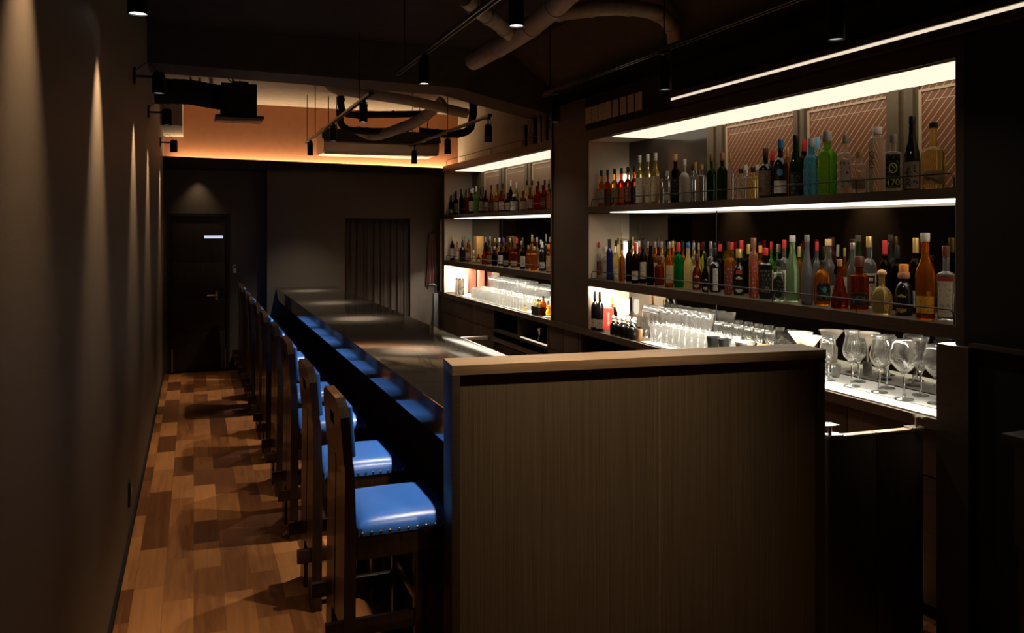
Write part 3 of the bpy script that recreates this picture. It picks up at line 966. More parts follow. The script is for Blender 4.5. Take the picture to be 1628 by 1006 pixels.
def shelf_unit(name, label, y0, y1, seam, led_y0, led_y1, base_y0, base_y1):
    t = thing(name, label, 'shelf unit', (XS, y0, 0))
    L = y1 - y0
    D = XB - XS
    box('top_board', (0.0, 0, Z_TOP), (D + 0.05, L, Z_TOP + 0.08), M['unit_wood'], t)
    b1 = box('shelf_board', (0.0, 0.041, Z_U0 + 0.004), (D, L - 0.041, Z_U1), M['unit_wood'], t)
    b2 = box('shelf_board', (0.0, 0.041, Z_L0 + 0.030), (D, L - 0.041, Z_L1), M['unit_wood'], t)
    box('valance', (0.0, 0.041, Z_L0), (0.016, L - 0.041, Z_L0 + 0.0299), M['unit_wood'], b2)
    for yy, lin in ((0.0, 0.041), (L - 0.04, L - 0.041)):
        sp = box('side_panel', (0.0, yy, Z_WT + 0.001), (D + 0.05, yy + 0.04, Z_TOP), M['unit_wood'], t)
        ins = (yy + 0.04, yy + 0.046) if yy == 0 else (yy - 0.006, yy)
        for za, zb in ((Z_WT + 0.002, Z_L0), (Z_L1, Z_U0), (Z_U1, Z_TOP)):
            box('lining', (0.006, ins[0], za + 0.003), (D, ins[1], zb - 0.003), M['niche'], sp)
    box('top_lining', (0.02, 0.041, Z_TOP - 0.008), (D, L - 0.041, Z_TOP - 0.0005), M['niche'], t)
    lp = box('light_panel', (0.02, led_y0 - y0, Z_TOP - 0.012), (D - 0.01, led_y1 - y0, Z_TOP - 0.0085), M['led_top'], t)
    lp['label'] = 'glowing panel under the top board'
    box('light_panel', (0.012, 0.045, Z_U0 - 0.002), (D - 0.02, led_y1 - y0 + 0.02, Z_U0 + 0.003), M['led_mid'], t)
    box('light_strip', (0.055, 0.10, Z_L0 + 0.024), (0.095, L - 0.10, Z_L0 + 0.0299), M['led_low'], t)
    box('base_light_strip', (D - 0.010, base_y0 - y0, Z_WT + 0.009), (D - 0.001, base_y1 - y0, Z_WT + 0.019), M['led_base'], t)
    # backs
    mb = box('mirror_back', (D, 0.041, Z_WT + 0.002), (D + 0.012, L - 0.041, Z_U0), M['mirror'], t)
    bm = bmesh.new()
    for s_ in seam:
        bm_box(bm, (D - 0.003, s_ - y0 - 0.003, Z_WT + 0.004), (D + 0.001, s_ - y0 + 0.003, Z_U0 - 0.002))
    obj('mirror_seam', bm, M['black_paint'], mb)
    # bottle guard rails
    for bd, z in ((b1, Z_U1), (b2, Z_L1)):
        bm = bmesh.new()
        za = z + 0.062
        bm_tube(bm, [(0.022, 0.065, z), (0.022, 0.065, za - 0.02), (0.022, 0.085, za), (0.022, L - 0.085, za), (0.022, L - 0.065, za - 0.02), (0.022, L - 0.065, z)], 0.0035, 8)
        k = 1
        while k * 0.62 < L - 0.3:
            bm_tube(bm, [(0.022, k * 0.62, z), (0.022, k * 0.62, za)], 0.003, 6)
            k += 1
        obj('guard_rail', bm, M['black_metal'], bd, True)
    return t


NY0, NY1, FY0, FY1 = 2.50, 6.04, 6.71, 10.16
near = shelf_unit('near_shelf_unit', 'near lit wall unit crowded with bottles, behind the gate', NY0, NY1, (4.77,), NY0 + 0.041, 5.62, 3.80, 5.55)
far = shelf_unit('far_shelf_unit', 'far lit wall unit crowded with bottles, next to the curtain', FY0, FY1, (9.0,), FY0 + 0.041, 9.7, 6.9, 9.7)
D = XB - XS


def back_windows(t, y0, spec, ruled, z0=Z_U1, z1=Z_TOP - 0.012):
    """posts and ruled panels behind the upper shelf"""
    for kind, a, b in spec:
        a, b = a - y0, b - y0
        if kind == 'post':
            bm = bmesh.new()
            bm_box(bm, (D - 0.004, a, z0), (D + 0.012, b, z1))
            w = b - a
            bm_box(bm, (D - 0.02, a + w * 0.12, z0), (D - 0.004, a + w * 0.38, z1))
            bm_box(bm, (D - 0.02, a + w * 0.55, z0), (D - 0.004, a + w * 0.85, z1))
            obj('window_post', bm, M['olive'], t)
        elif kind == 'panel':
            pn = box('window_panel', (D + 0.002, a, z0), (D + 0.012, b, z1), M['ruled'] if ruled else M['brown_panel'], t)
            boxes('panel_frame', [((D - 0.006, a, z1 - 0.03), (D + 0.004, b, z1 - 0.018)), ((D - 0.006, b - 0.014, z0), (D + 0.004, b, z1 - 0.03))], M['frame_edge'], pn)
            box('ruling', (D + 0.0005, a + 0.02, z1 - 0.078), (D + 0.003, b - 0.03, z1 - 0.074), M['frame_edge'], pn)
        else:
            box('dark_glass_back', (D, a, z0), (D + 0.012, b, z1), M['dark_mirror'], t)


back_windows(near, NY0, [('glass', 4.88, NY1 - 0.041), ('post', 4.66, 4.88), ('panel', 3.99, 4.66), ('post', 3.865, 3.99), ('panel', 3.275, 3.865),
                         ('post', 3.07, 3.275), ('panel', NY0 + 0.041, 3.07)], True)
back_windows(far, FY0, [('glass', 9.9, 10.119), ('post', 9.62, 9.9), ('panel', 9.1, 9.62), ('post', 8.86, 9.1), ('panel', 8.29, 8.86), ('post', 8.07, 8.29),
                        ('panel', 7.6, 8.07), ('glass', 6.751, 7.6)], False)
# guard wire along the top of the far unit
bm = bmesh.new()
z = Z_TOP + 0.08
bm_tube(bm, [(0.03, 3.40, z), (0.03, 3.40, z + 0.06), (0.03, 3.37, z + 0.075), (0.03, 1.2, z + 0.075), (0.03, 0.05, z + 0.075), (0.03, 0.03, z)], 0.004, 8)
for y in (0.8, 1.7, 2.6):
    bm_tube(bm, [(0.03, y, z), (0.03, y, z + 0.075)], 0.0035, 6)
obj('guard_rail', bm, M['black_metal'], far, True)

# dark pier between the units, bulkhead over the near unit, right-hand end blocks
struct(box('wall_pier', (XS + 0.012, NY1 + 0.002, Z_WT + 0.001), (XR, FY0 - 0.002, 2.83), M['unit_wood']))
struct(box('trim_2', (XS, 2.44, Z_TOP + 0.082), (XR, NY1 + 0.002, 2.82), M['black_paint']))
struct(boxes('trim_3', [((XS, 1.4, 0.0), (XR, NY0 - 0.001, ZC)), ], M['black_paint']))
struct(boxes('trim_4', [((XS - 0.04, 2.445, 0.0), (XR, NY0 + 0.10, Z_L0 - 0.02)), ((XS - 0.04, 1.4, 1.262), (XS, 2.445, Z_L0))], M['unit_wood']))
struct(box('wall_unit_back', (XB + 0.055, 2.5, 0.0), (XR - 0.001, FY1, Z_TOP), M['black_paint']))

# glowing little lamps on the far lining of the near unit
for z, w in ((2.12, 'top'), (1.56, 'middle'), (1.09, 'lowest')):
    t = thing('wall_lamp', 'small glowing white lamp at the far end of the near unit, %s of three' % w, 'lamp', (3.335, 5.991, z), 0, 'small lamps on the unit lining')
    box('mounting_plate', (-0.03, -0.012, -0.03), (0.03, 0.0, 0.09), M['plastic_white'], t, 0.003)
    lathe('bulb', [(0, 0.075), (0.02, 0.07), (0.022, 0.03), (0.022, -0.03), (0.014, -0.05), (0, -0.055)], M['glow'], t, 16, center=(0, -0.04, 0))

# pipe by the far unit
t = thing('standing_pipe', 'thin grey upright strip at the far side of the far shelf unit', 'pipe', (3.0, 10.24, Z_WT))
tube('pipe_run', [(0, 0, 0), (0, 0, 0.94)], 0.014, M['pipe'], t)
lathe('foot_plate', [(0, 0.01), (0.035, 0.01), (0.035, 0), (0, 0)], M['chrome'], t)

# ------------------------------------------------------------------ work counter and cabinets below the units
bm = bmesh.new()
bm_box(bm, (XS - 0.005, NY0 + 0.102, Z_WT - 0.05), (XB + 0.05, 10.40, Z_WT), 0.002)
o = obj('back_bar_worktop', bm, M['unit_wood'])
tag(o, 'long dark worktop running below both shelf units', 'worktop')
o = box('frosted_glass_sheet', (XS + 0.012, 2.62, Z_WT), (XB - 0.004, 5.18, Z_WT + 0.008), M['frost'], None, 0.002)
tag(o, 'pale frosted glass sheet under the stemware below the near unit', 'glass sheet')
o = box('frosted_glass_sheet', (XS + 0.03, 6.9, Z_WT), (XB - 0.004, 9.75, Z_WT + 0.008), M['frost'], None, 0.002)
tag(o, 'pale frosted glass sheet under the tumblers below the far unit', 'glass sheet')
ZG = Z_WT + 0.008
bm = bmesh.new()
bm_box(bm, (XS + 0.13, 2.63, ZG), (XB - 0.01, 3.75, ZG + 0.004))
o = obj('bar_mat', bm, M['mat'])
tag(o, 'grey bar mat on the glass sheet under the big wine glasses', 'bar mat')


def cabinet(label, y0, y1, kind):
    t = thing('under_counter_cabinet', label, 'cabinet', (XS + 0.02, y0, 0))
    L, d, zt = y1 - y0 - 0.004, 0.39, Z_WT - 0.051
    boxes('carcass', [((0.02, 0, 0.0), (d, 0.02, zt)), ((0.02, L - 0.02, 0.0), (d, L, zt)), ((d - 0.015, 0.02, 0.0), (d, L - 0.02, zt)),
                      ((0.02, 0.02, 0.08), (d - 0.015, L - 0.02, 0.10))], M['dark_wood'], t)
    if kind == 'doors':
        n = max(2, round(L / 0.6))
        for k in range(n):
            a, b = k * L / n + 0.003, (k + 1) * L / n - 0.003
            box('drawer', (0, a, 0.66), (0.019, b, zt - 0.004), M['unit_wood'], t, 0.002)
            box('door', (0, a, 0.09), (0.019, b, 0.654), M['unit_wood'], t, 0.002)
    else:
        boxes('divider', [((0.0, 0.02, 0.64), (d - 0.015, L - 0.02, 0.665)), ((0.0, L * 0.5 - 0.012, 0.665), (d - 0.015, L * 0.5 + 0.012, zt - 0.001)),
                          ((0.0, 0.0, 0.0), (0.02, 0.03, zt)), ((0.0, L - 0.03, 0.0), (0.02, L, zt))], M['unit_wood'], t)
        box('lower_door', (0.05, 0.03, 0.09), (0.07, L - 0.03, 0.50), M['dark_wood'], t)
    return t


cabinet('closed cabinet with drawers below the far end of the worktop', 8.36, 10.38, 'doors')
cabinet('open cubbyhole cabinet below the far shelf unit, holding a jigger', 6.84, 8.35, 'open')
cabinet('closed brown cabinet below the pier between the units', 6.22, 6.83, 'doors')
cabinet('dark open cabinet below the far half of the near unit', 4.30, 6.21, 'open')
cabinet('dark closed cabinet below the near end of the worktop', 2.62, 4.29, 'doors')

t = thing('ice_sink', 'steel ledge of the underbar sink below the far cubbyholes', 'sink', (2.62, 6.5, 0.0))
boxes('rim', [((0, 0, 0.56), (0.36, 0.03, 0.60)), ((0, 1.75, 0.56), (0.36, 1.78, 0.60)), ((0, 0.03, 0.56), (0.03, 1.75, 0.60)), ((0.33, 0.03, 0.56), (0.36, 1.75, 0.60))], M['track_metal'], t, 0.004)
box('basin', (0.03, 0.03, 0.36), (0.33, 1.75, 0.38), M['track_metal'], t)
box('cabinet_base', (0.0, 0.0, 0.0), (0.36, 1.78, 0.36), M['dark_wood'], t)
t = thing('jigger', 'steel double-cone jigger standing in the lit cubbyhole', 'jigger', (3.12, 7.28, 0.666))
lathe('cup', [(0, 0.0), (0.02, 0.0), (0.026, 0.0), (0.009, 0.05), (0.009, 0.055), (0.024, 0.12), (0.021, 0.12), (0.006, 0.06), (0, 0.06)], M['chrome'], t)
t = thing('small_bottle', 'small clear bottle beside the jigger in the cubbyhole', 'bottle', (3.16, 7.12, 0.666))
lathe('body', [(0, 0), (0.022, 0), (0.024, 0.01), (0.024, 0.08), (0.01, 0.11), (0.01, 0.14), (0, 0.14)], M['g_clear'], t, 16)
lathe('cap', [(0, 0.155), (0.012, 0.155), (0.012, 0.135), (0, 0.135)], M['c_silver'], t, 16)
o = box('cubby_light', (3.03, 6.88, 0.666), (3.05, 7.56, 0.674), M['led_line'])
tag(o, 'thin glowing strip along the floor of the jigger cubbyhole', 'LED strip')

t = thing('beer_tap', 'black tap fitting with a small glint at the worktop far end', 'tap', (2.88, 10.1, 0.0))
box('column', (-0.03, -0.03, 0.0), (0.03, 0.03, 0.92), M['black_metal'], t, 0.006)
tube('spout', smooth_path([(0, 0, 0.9), (0, 0, 1.02), (-0.08, 0, 1.03), (-0.1, 0, 0.97)], 6), 0.012, M['black_metal'], t)

# side counter beyond the gate
t = thing('service_counter', 'dark service counter at the right edge beyond the gate', 'counter', (2.74, 1.2, 0))
box('top', (0, 0, 0.965), (0.256, 0.93, 1.005), M['dark_wood'], t, 0.003)
box('cabinet_body', (0.03, 0, 0.60), (0.25, 0.9, 0.955), M['unit_wood'], t, 0.003)
for y in (0.02, 0.84):
    box('leg', (0.04, y, 0.0), (0.09, y + 0.05, 0.6), M['dark_wood'], t)

# price cards pinned above the near unit
cards = [5.985, 5.87, 5.755, 5.645, 5.53, 5.41, 5.295, 5.18]
for i, y in enumerate(cards):
    o = box('menu_card', (XS - 0.003, y - 0.052 + (0.004 if i > 3 else 0), 2.603), (XS - 0.0005, y + 0.052 - (0.008 if i > 3 else 0), 2.735), M['paper'])
    tag(o, 'pale paper card on the dark bulkhead, %s of eight from the far end' % ORD[i], 'card', 'paper cards above the near unit')

# gift boxes on top of the far unit
ZT = Z_TOP + 0.08
for (y, w, h, mat, lab) in [(7.62, 0.075, 0.24, 'unit_wood', 'slim dark carton on the far unit, left of the cream carton'),
                            (7.44, 0.15, 0.27, 'panel_wood', 'tall cream carton with round emblem on top of the far unit'),
                            (7.22, 0.075, 0.31, 'black_metal', 'tall narrow black carton on top of the far unit'),
                            (7.10, 0.10, 0.285, 'panel_wood', 'tan carton on the far unit beside the narrow black carton'),
                            (6.96, 0.08, 0.27, 'unit_wood', 'dark carton with pale oval emblem on the far unit'),
                            (6.83, 0.09, 0.27, 'black_metal', 'black carton at the pier end of the far unit top')]:
    t = thing('gift_carton', lab, 'carton', (3.14, y, ZT + 0.001), 0, 'cartons on top of the far unit')
    box('carton_body', (-0.05, -w / 2, 0), (0.05, w / 2, h), M[mat], t, 0.002)
    box('carton_lid', (-0.051, -w / 2 - 0.001, h - 0.035), (0.051, w / 2 + 0.001, h), M[mat], t, 0.002)
    if 'emblem' in lab:
        bm = bmesh.new()
        bm_tube(bm, [(-0.052, 0.035 * math.cos(a * 0.3491), h * 0.62 + 0.055 * math.sin(a * 0.3491)) for a in range(19)], 0.003, 6)
        obj('emblem', bm, M['paper'], t, True)

# ------------------------------------------------------------------ bottles
SHAPES = {  # body height, shoulder end, neck/body radius, cap height, cap/neck radius, section power, base/top taper
    'whisky': (0.56, 0.69, 0.36, 0.15, 1.15, 2.0, 1.0), 'wine': (0.58, 0.73, 0.38, 0.20, 1.08, 2.0, 1.0),
    'slope': (0.40, 0.80, 0.40, 0.10, 1.10, 2.0, 1.0), 'slim': (0.66, 0.77, 0.52, 0.16, 1.10, 2.0, 1.0),
    'squat': (0.60, 0.72, 0.36, 0.16, 1.35, 2.0, 1.0), 'square': (0.66, 0.71, 0.36, 0.15, 1.25, 4.5, 1.0),
    'gin': (0.60, 0.72, 0.44, 0.15, 1.10, 4.0, 1.0), 'cone': (0.20, 0.74, 0.26, 0.14, 1.2, 2.0, 1.0),
    'decanter': (0.62, 0.68, 0.36, 0.19, 1.55, 5.0, 0.97), 'ball': (0.44, 0.66, 0.34, 0.19, 1.6, 2.0, 1.0),
    'broad': (0.58, 0.80, 0.26, 0.10, 1.2, 2.0, 1.0), 'tallneck': (0.52, 0.64, 0.32, 0.08, 1.25, 2.0, 1.0),
    'carafe': (0.52, 0.74, 0.40, 0.10, 1.2, 2.0, 1.0), 'jug': (0.80, 0.86, 0.50, 0.11, 1.15, 3.0, 1.0),
    'onion': (0.36, 0.62, 0.30, 0.17, 1.45, 2.0, 0.9), 'fancy': (0.60, 0.66, 0.34, 0.14, 1.25, 5.0, 0.86),
}


def bottle_profile(R, H, shape):
    bh, sh, nr, ch, cr, sq, tp = SHAPES[shape]
    zn = H * (1 - ch * 0.75)
    n = R * nr
    prof = [(0, 0.004), (R * tp * 0.80, 0.0), (R * tp * 0.97, 0.004), (R * tp, 0.012)]
    if shape in ('ball', 'onion'):
        for k in range(1, 9):
            a = k / 8
            prof.append((R * (tp + (1 - tp) * math.sin(math.pi * a / 2)) * (1.0 + 0.06 * math.sin(math.pi * a)), 0.012 + (H * bh - 0.012) * a))
    elif tp != 1.0:
        prof += [(R * (tp + (1 - tp) * a), H * bh * a) for a in (0.35, 0.7, 0.96)]
    else:
        prof += [(R, H * bh * 0.5), (R, H * bh * 0.96)]
    for k in range(0, 7):
        a = k / 6
        if shape in ('slope', 'cone', 'carafe'):
            r = R + (n - R) * (3 * a * a - 2 * a ** 3) if shape != 'cone' else R + (n - R) * a ** 0.9
        else:
            r = n + (R - n) * math.cos(a * math.pi / 2) ** 0.72
        prof.append((r, H * (bh + (sh - bh) * a)))
    prof += [(n, H * (sh + 1 - ch) / 2), (n, zn - 0.004), (n * 0.9, zn), (0, zn)]
    return prof


MESH_CACHE = {}


def shared(key, maker):
    if key not in MESH_CACHE:
        bm = bmesh.new()
        maker(bm)
        me = bpy.data.meshes.new(key[0])
        bmesh.ops.recalc_face_normals(bm, faces=bm.faces[:])
        bm.to_mesh(me)
        bm.free()
        for p in me.polygons:
            p.use_smooth = True
        try:
            me.set_sharp_from_angle(angle=math.radians(42))
        except Exception:
            pass
        MESH_CACHE[key] = me
    return MESH_CACHE[key]


def place(name, me, mat, parent):
    if not me.materials:
        me.materials.append(mat)
    o = bpy.data.objects.new(name, me)
    COL.objects.link(o)
    o.parent = parent
    if me.materials[0] != mat:
        o.material_slots[0].link = 'OBJECT'
        o.material_slots[0].material = mat
    return o


def label_patch(bm, R, sq, z0, z1, half, tp=1.0, H=1.0, bh=0.5, round_=False):
    n, m = 14, 10 if round_ else 1
    grid = []
    for j in range(m + 1):
        row = []
        b = j / m
        z = z0 + (z1 - z0) * b
        hw = half * (math.sqrt(max(0.0004, 1 - (2 * b - 1) ** 2)) if round_ else 1)
        for i in range(n + 1):
            t = -math.pi / 2 + hw * (2 * i / n - 1)
            ct, st = math.cos(t), math.sin(t)
            k = (abs(ct) ** sq + abs(st) ** sq) ** (-1 / sq) if sq != 2.0 else 1.0
            rr = R * (tp + (1 - tp) * min(1, z / (H * bh))) * 1.012 + 0.0006
            row.append(bm.verts.new((rr * k * ct, rr * k * st, z)))
        grid.append(row)
    for j in range(m):
        for i in range(n):
            bm.faces.new((grid[j][i], grid[j][i + 1], grid[j + 1][i + 1], grid[j + 1][i]))
    bmesh.ops.solidify(bm, geom=bm.faces[:], thickness=-0.0008)


GNAME = {'clear': 'clear', 'pale': 'pale-yellow', 'amber': 'amber', 'rum': 'dark-amber', 'red': 'red', 'rose': 'rose', 'dark': 'dark-brown', 'black': 'black', 'green': 'green',
         'bottle': 'dark-green', 'emerald': 'emerald', 'blue': 'pale-blue', 'navy': 'navy', 'lime': 'lime-yellow', 'frost': 'matt grey', 'milk': 'stoneware', 'cloudy': 'cloudy-yellow',
         'fade': 'pale-green'}
rnd = random.Random(7)


def bottle(u, vtop, wpx, shape, gl, cap, lab, X, zbase, rowname, label, pat=None, seg=20, place_y=None, rmax=1.0):
    """one bottle whose axis stands at depth X on the shelf; height and girth measured there"""
    p = atx(u, vtop, X)
    d = p.x * _s + p.y * _c
    R = round(min(rmax, max(0.014, wpx * d / F / 2)), 4)
    H = round(p.z - zbase, 3)
    if place_y is not None:
        p.y = place_y
    bh, sh, nr, ch, cr, sq, tp = SHAPES[shape]
    face = math.atan2(-p.y, -p.x) + math.pi / 2 + rnd.uniform(-0.3, 0.3)
    if sq > 3:
        face = math.atan2(-p.y, -p.x) + math.pi / 2 + rnd.uniform(-0.12, 0.12)
    t = thing('liquor_bottle', label, 'bottle', (X, p.y, zbase), face, rowname)
    body = shared(('bottle_glass', shape, R, H, gl), lambda bm: bm_lathe(bm, bottle_profile(R, H, shape), seg, sq))
    place('bottle_glass', body, M['g_' + gl], t)
    n = R * nr * cr

    def mkcap(bm):
        z0, z1 = H * (1 - ch), H
        if cap == 'ballcork':
            r = n * 1.1
            bm_lathe(bm, [(0, z0)] + [(r * math.sin(math.pi * (0.12 + 0.88 * k / 8)), z0 + (z1 - z0) * (0.5 - 0.5 * math.cos(math.pi * (0.12 + 0.88 * k / 8)))) for k in range(8)] + [(0, z1)], 16)
        else:
            bm_lathe(bm, [(0, z0), (n * 0.98, z0), (n, z0 + 0.002), (n, z1 - 0.003), (n * 0.94, z1), (0, z1)], 16)
    cm = {'ballcork': 'cork'}.get(cap, cap)
    place('cap', shared(('cap', shape, R, H, cap), mkcap), M['c_' + cm], t)
    if shape in ('wine', 'slope') and cap not in ('cork', 'glass'):
        pass
    if lab:
        z0, z1 = H * bh * 0.18, H * bh * 0.86
        half = 1.0 if sq < 3 else 0.70
        rd = False
        if pat == 'round':
            rd, half, z0, z1 = True, 0.85, H * bh * 0.10, H * bh * 0.95
        elif pat == 'tall':
            z0, z1 = H * bh * 0.08, H * bh * 0.97
        elif pat == 'low':
            z0, z1 = H * bh * 0.14, H * bh * 0.52
        elif pat == 'narrow':
            half, z0, z1 = 0.42, H * bh * 0.05, H * bh * 0.98
        place('label', shared(('label', shape, R, H, pat), lambda bm: label_patch(bm, R, sq, z0, z1, half, tp, H, bh, rd)), M['l_' + lab], t)
    return t, R, H


def look(gl, cap, lab):
    c = {'ballcork': 'round cork', 'cork': 'cork', 'glass': 'clear stopper'}.get(cap, cap + ' cap')
    return GNAME[gl] + ' bottle, ' + c + ((', ' + lab + ' label') if lab else '')


def row_of(bottles, X, zbase, group, place_words):
    out = []
    lo, hi = (NY0 + 0.05, NY1 - 0.05) if 'near' in place_words else (FY0 + 0.05, FY1 - 0.05)
    spots = []
    step = 0.058 if 'front' in place_words else 0.03
    for i, b in enumerate(bottles):
        x = X + (step if i % 2 else 0.0)
        p = atx(b[0], b[1], x)
        r = max(0.014, b[2] * (p.x * _s + p.y * _c) / F / 2)
        spots.append([x, min(max(p.y, lo + r), hi - r), r, SHAPES[b[3]][5] > 3])
    for rep in range(6):
        for i, a in enumerate(spots):
            for b in spots[i + 1:]:
                g = math.hypot(a[0] - b[0], a[1] - b[1])
                if g < (a[2] + b[2]) * (1.22 if a[3] or b[3] else 1.05):
                    k = max(0.9, g / ((a[2] + b[2]) * 1.06))
                    a[2] *= k
                    b[2] *= k
    for i, b in enumerate(bottles):
        u, vt, w, sh, gl, cap, lab = b[:7]
        pat = b[7] if len(b) > 7 else None
        lk = b[8] if len(b) > 8 and b[8] else look(gl, cap, lab)
        out.append(bottle(u, vt, w, sh, gl, cap, lab, spots[i][0], zbase, group, '%s, %s from far end, %s' % (lk, ORD[i], place_words), pat, 20, spots[i][1], spots[i][2]))
    return out


near_top_front = [
    (956, 271, 11, 'whisky', 'amber', 'black', 'white'), (966, 270, 11, 'whisky', 'rum', 'black', 'brown'), (977, 268, 12, 'whisky', 'amber', 'black', 'olive'),
    (988, 267, 12, 'whisky', 'red', 'black', 'orange'), (998, 265.5, 11, 'whisky', 'rum', 'black', 'maroon'), (1008, 264, 11, 'whisky', 'rum', 'black', 'navy'),
    (1017, 247, 13, 'whisky', 'pale', 'white', 'white', 'tall'), (1030, 245, 13, 'whisky', 'pale', 'white', 'cream', 'tall'), (1042, 243, 14, 'whisky', 'pale', 'white', 'cream', 'tall'),
    (1052, 284, 9, 'whisky', 'clear', 'grey', None), (1061, 272, 10, 'slim', 'clear', 'glass', 'white', 'low'), (1074, 245, 13, 'gin', 'dark', 'cork', 'black'),
    (1088, 253, 20, 'whisky', 'milk', 'white', None), (1101, 263, 13, 'gin', 'clear', 'black', None), (1115, 261, 16, 'square', 'clear', 'cork', None),
    (1131, 245, 15, 'whisky', 'bottle', 'bronze', None), (1148, 243, 19, 'squat', 'bottle', 'wooden', None), (1161, 245, 14, 'whisky', 'clear', 'gold', None),
    (1178, 268, 16, 'square', 'clear', 'black', None), (1197, 266, 16, 'square', 'pale', 'black', None), (1217, 236, 23, 'whisky', 'black', 'brown', 'brown', 'tall'),
    (1241, 222, 23, 'whisky', 'black', 'blue', 'white', 'low'), (1265, 215, 24, 'slope', 'bottle', 'black', 'black', 'tall'), (1290, 220, 26, 'gin', 'blue', 'glass', None),
    (1315, 209, 29, 'squat', 'green', 'glass', None),
    (1344, 214, 21, 'square', 'clear', 'grey', 'lace'), (1366, 241, 27, 'square', 'clear', 'cork', 'tan', 'low'), (1395, 202, 25, 'jug', 'clear', 'white', None),
    (1420, 214, 31, 'square', 'clear', 'glass', 'black', 'tall'), (1450, 185, 30, 'slope', 'black', 'black', 'cream', 'tall'),
    (1484, 195, 34, 'tallneck', 'pale', 'black', 'tan', 'low'),
]
ntf = row_of(near_top_front, 3.085, Z_U1 + 0.001, 'front bottles on the near top shelf', 'front row, near top shelf')
near_top_back = [(1106, 258, 10, 'wine', 'clear', 'gold', None), (1228, 240, 18, 'wine', 'dark', 'red', None), (1252, 234, 16, 'wine', 'amber', 'gold', None),
                 (1278, 222, 20, 'wine', 'dark', 'red', 'maroon'), (1300, 218, 20, 'wine', 'clear', 'sky', None), (1186, 262, 13, 'whisky', 'clear', 'white', None),
                 (1204, 262, 13, 'whisky', 'clear', 'white', None)]
near_top_back.sort()
bottle(1520, 190, 24, 'whisky', 'dark', 'black', 'black', 3.25, Z_U1 + 0.001, None, 'dark bottle half hidden by the side panel at the gate end, near top shelf', place_y=2.605, rmax=0.034)
row_of(near_top_back, 3.262, Z_U1 + 0.001, 'back bottles on the near top shelf', 'back row, near top shelf')

near_mid_front = [
    (951, 385, 8, 'whisky', 'clear', 'red', 'maroon'), (960, 392, 9, 'whisky', 'clear', 'white', 'white'), (969, 380, 10, 'slim', 'navy', 'black', None),
    (979, 382, 11, 'whisky', 'pale', 'black', 'white', 'low'), (989, 388, 9, 'whisky', 'amber', 'black', None), (1000, 382, 11, 'wine', 'dark', 'black', None),
    (1010, 386, 12, 'wine', 'dark', 'red', 'white', 'low'), (1022, 382, 12, 'wine', 'dark', 'black', 'cream'), (1034, 384, 13, 'slope', 'dark', 'brown', None),
    (1048, 407, 17, 'squat', 'rum', 'brown', None), (1064, 384, 13, 'whisky', 'amber', 'silver', 'cream'), (1079, 385, 15, 'wine', 'emerald', 'red', None),
    (1094, 386, 17, 'carafe', 'cloudy', 'blue', None), (1108, 404, 17, 'ball', 'rum', 'brown', 'cream', 'round'), (1121, 402, 15, 'onion', 'dark', 'black', 'white', 'round'),
    (1137, 395, 24, 'whisky', 'black', 'black', 'white', 'narrow'), (1158, 384, 13, 'whisky', 'amber', 'brown', 'maroon', 'tall'), (1175, 396, 18, 'ball', 'black', 'gold', 'white', 'round'),
    (1198, 378, 15, 'slim', 'rose', 'bronze', 'red', 'narrow'), (1217, 394, 20, 'square', 'black', 'red', 'black'), (1238, 413, 18, 'square', 'clear', 'black', 'black', 'round'),
    (1260, 374, 21, 'slope', 'fade', 'glass', None), (1283, 373, 24, 'slope', 'frost', 'grey', None), (1307, 414, 34, 'broad', 'amber', 'black', 'black'),
    (1335, 412, 33, 'cone', 'rum', 'wooden', None), (1366, 408, 36, 'decanter', 'rum', 'brown', 'black', 'low'), (1402, 428, 31, 'onion', 'pale', 'ballcork', None),
    (1437, 420, 26, 'ball', 'black', 'orange', 'yellow', 'round'), (1471, 370, 30, 'carafe', 'amber', 'glass', 'yellow', 'low'), (1504, 391, 28, 'fancy', 'clear', 'brown', 'white', 'tall'),
]
nmf = row_of(near_mid_front, 3.085, Z_L1 + 0.001, 'front bottles on the near middle shelf', 'front row, near middle shelf')
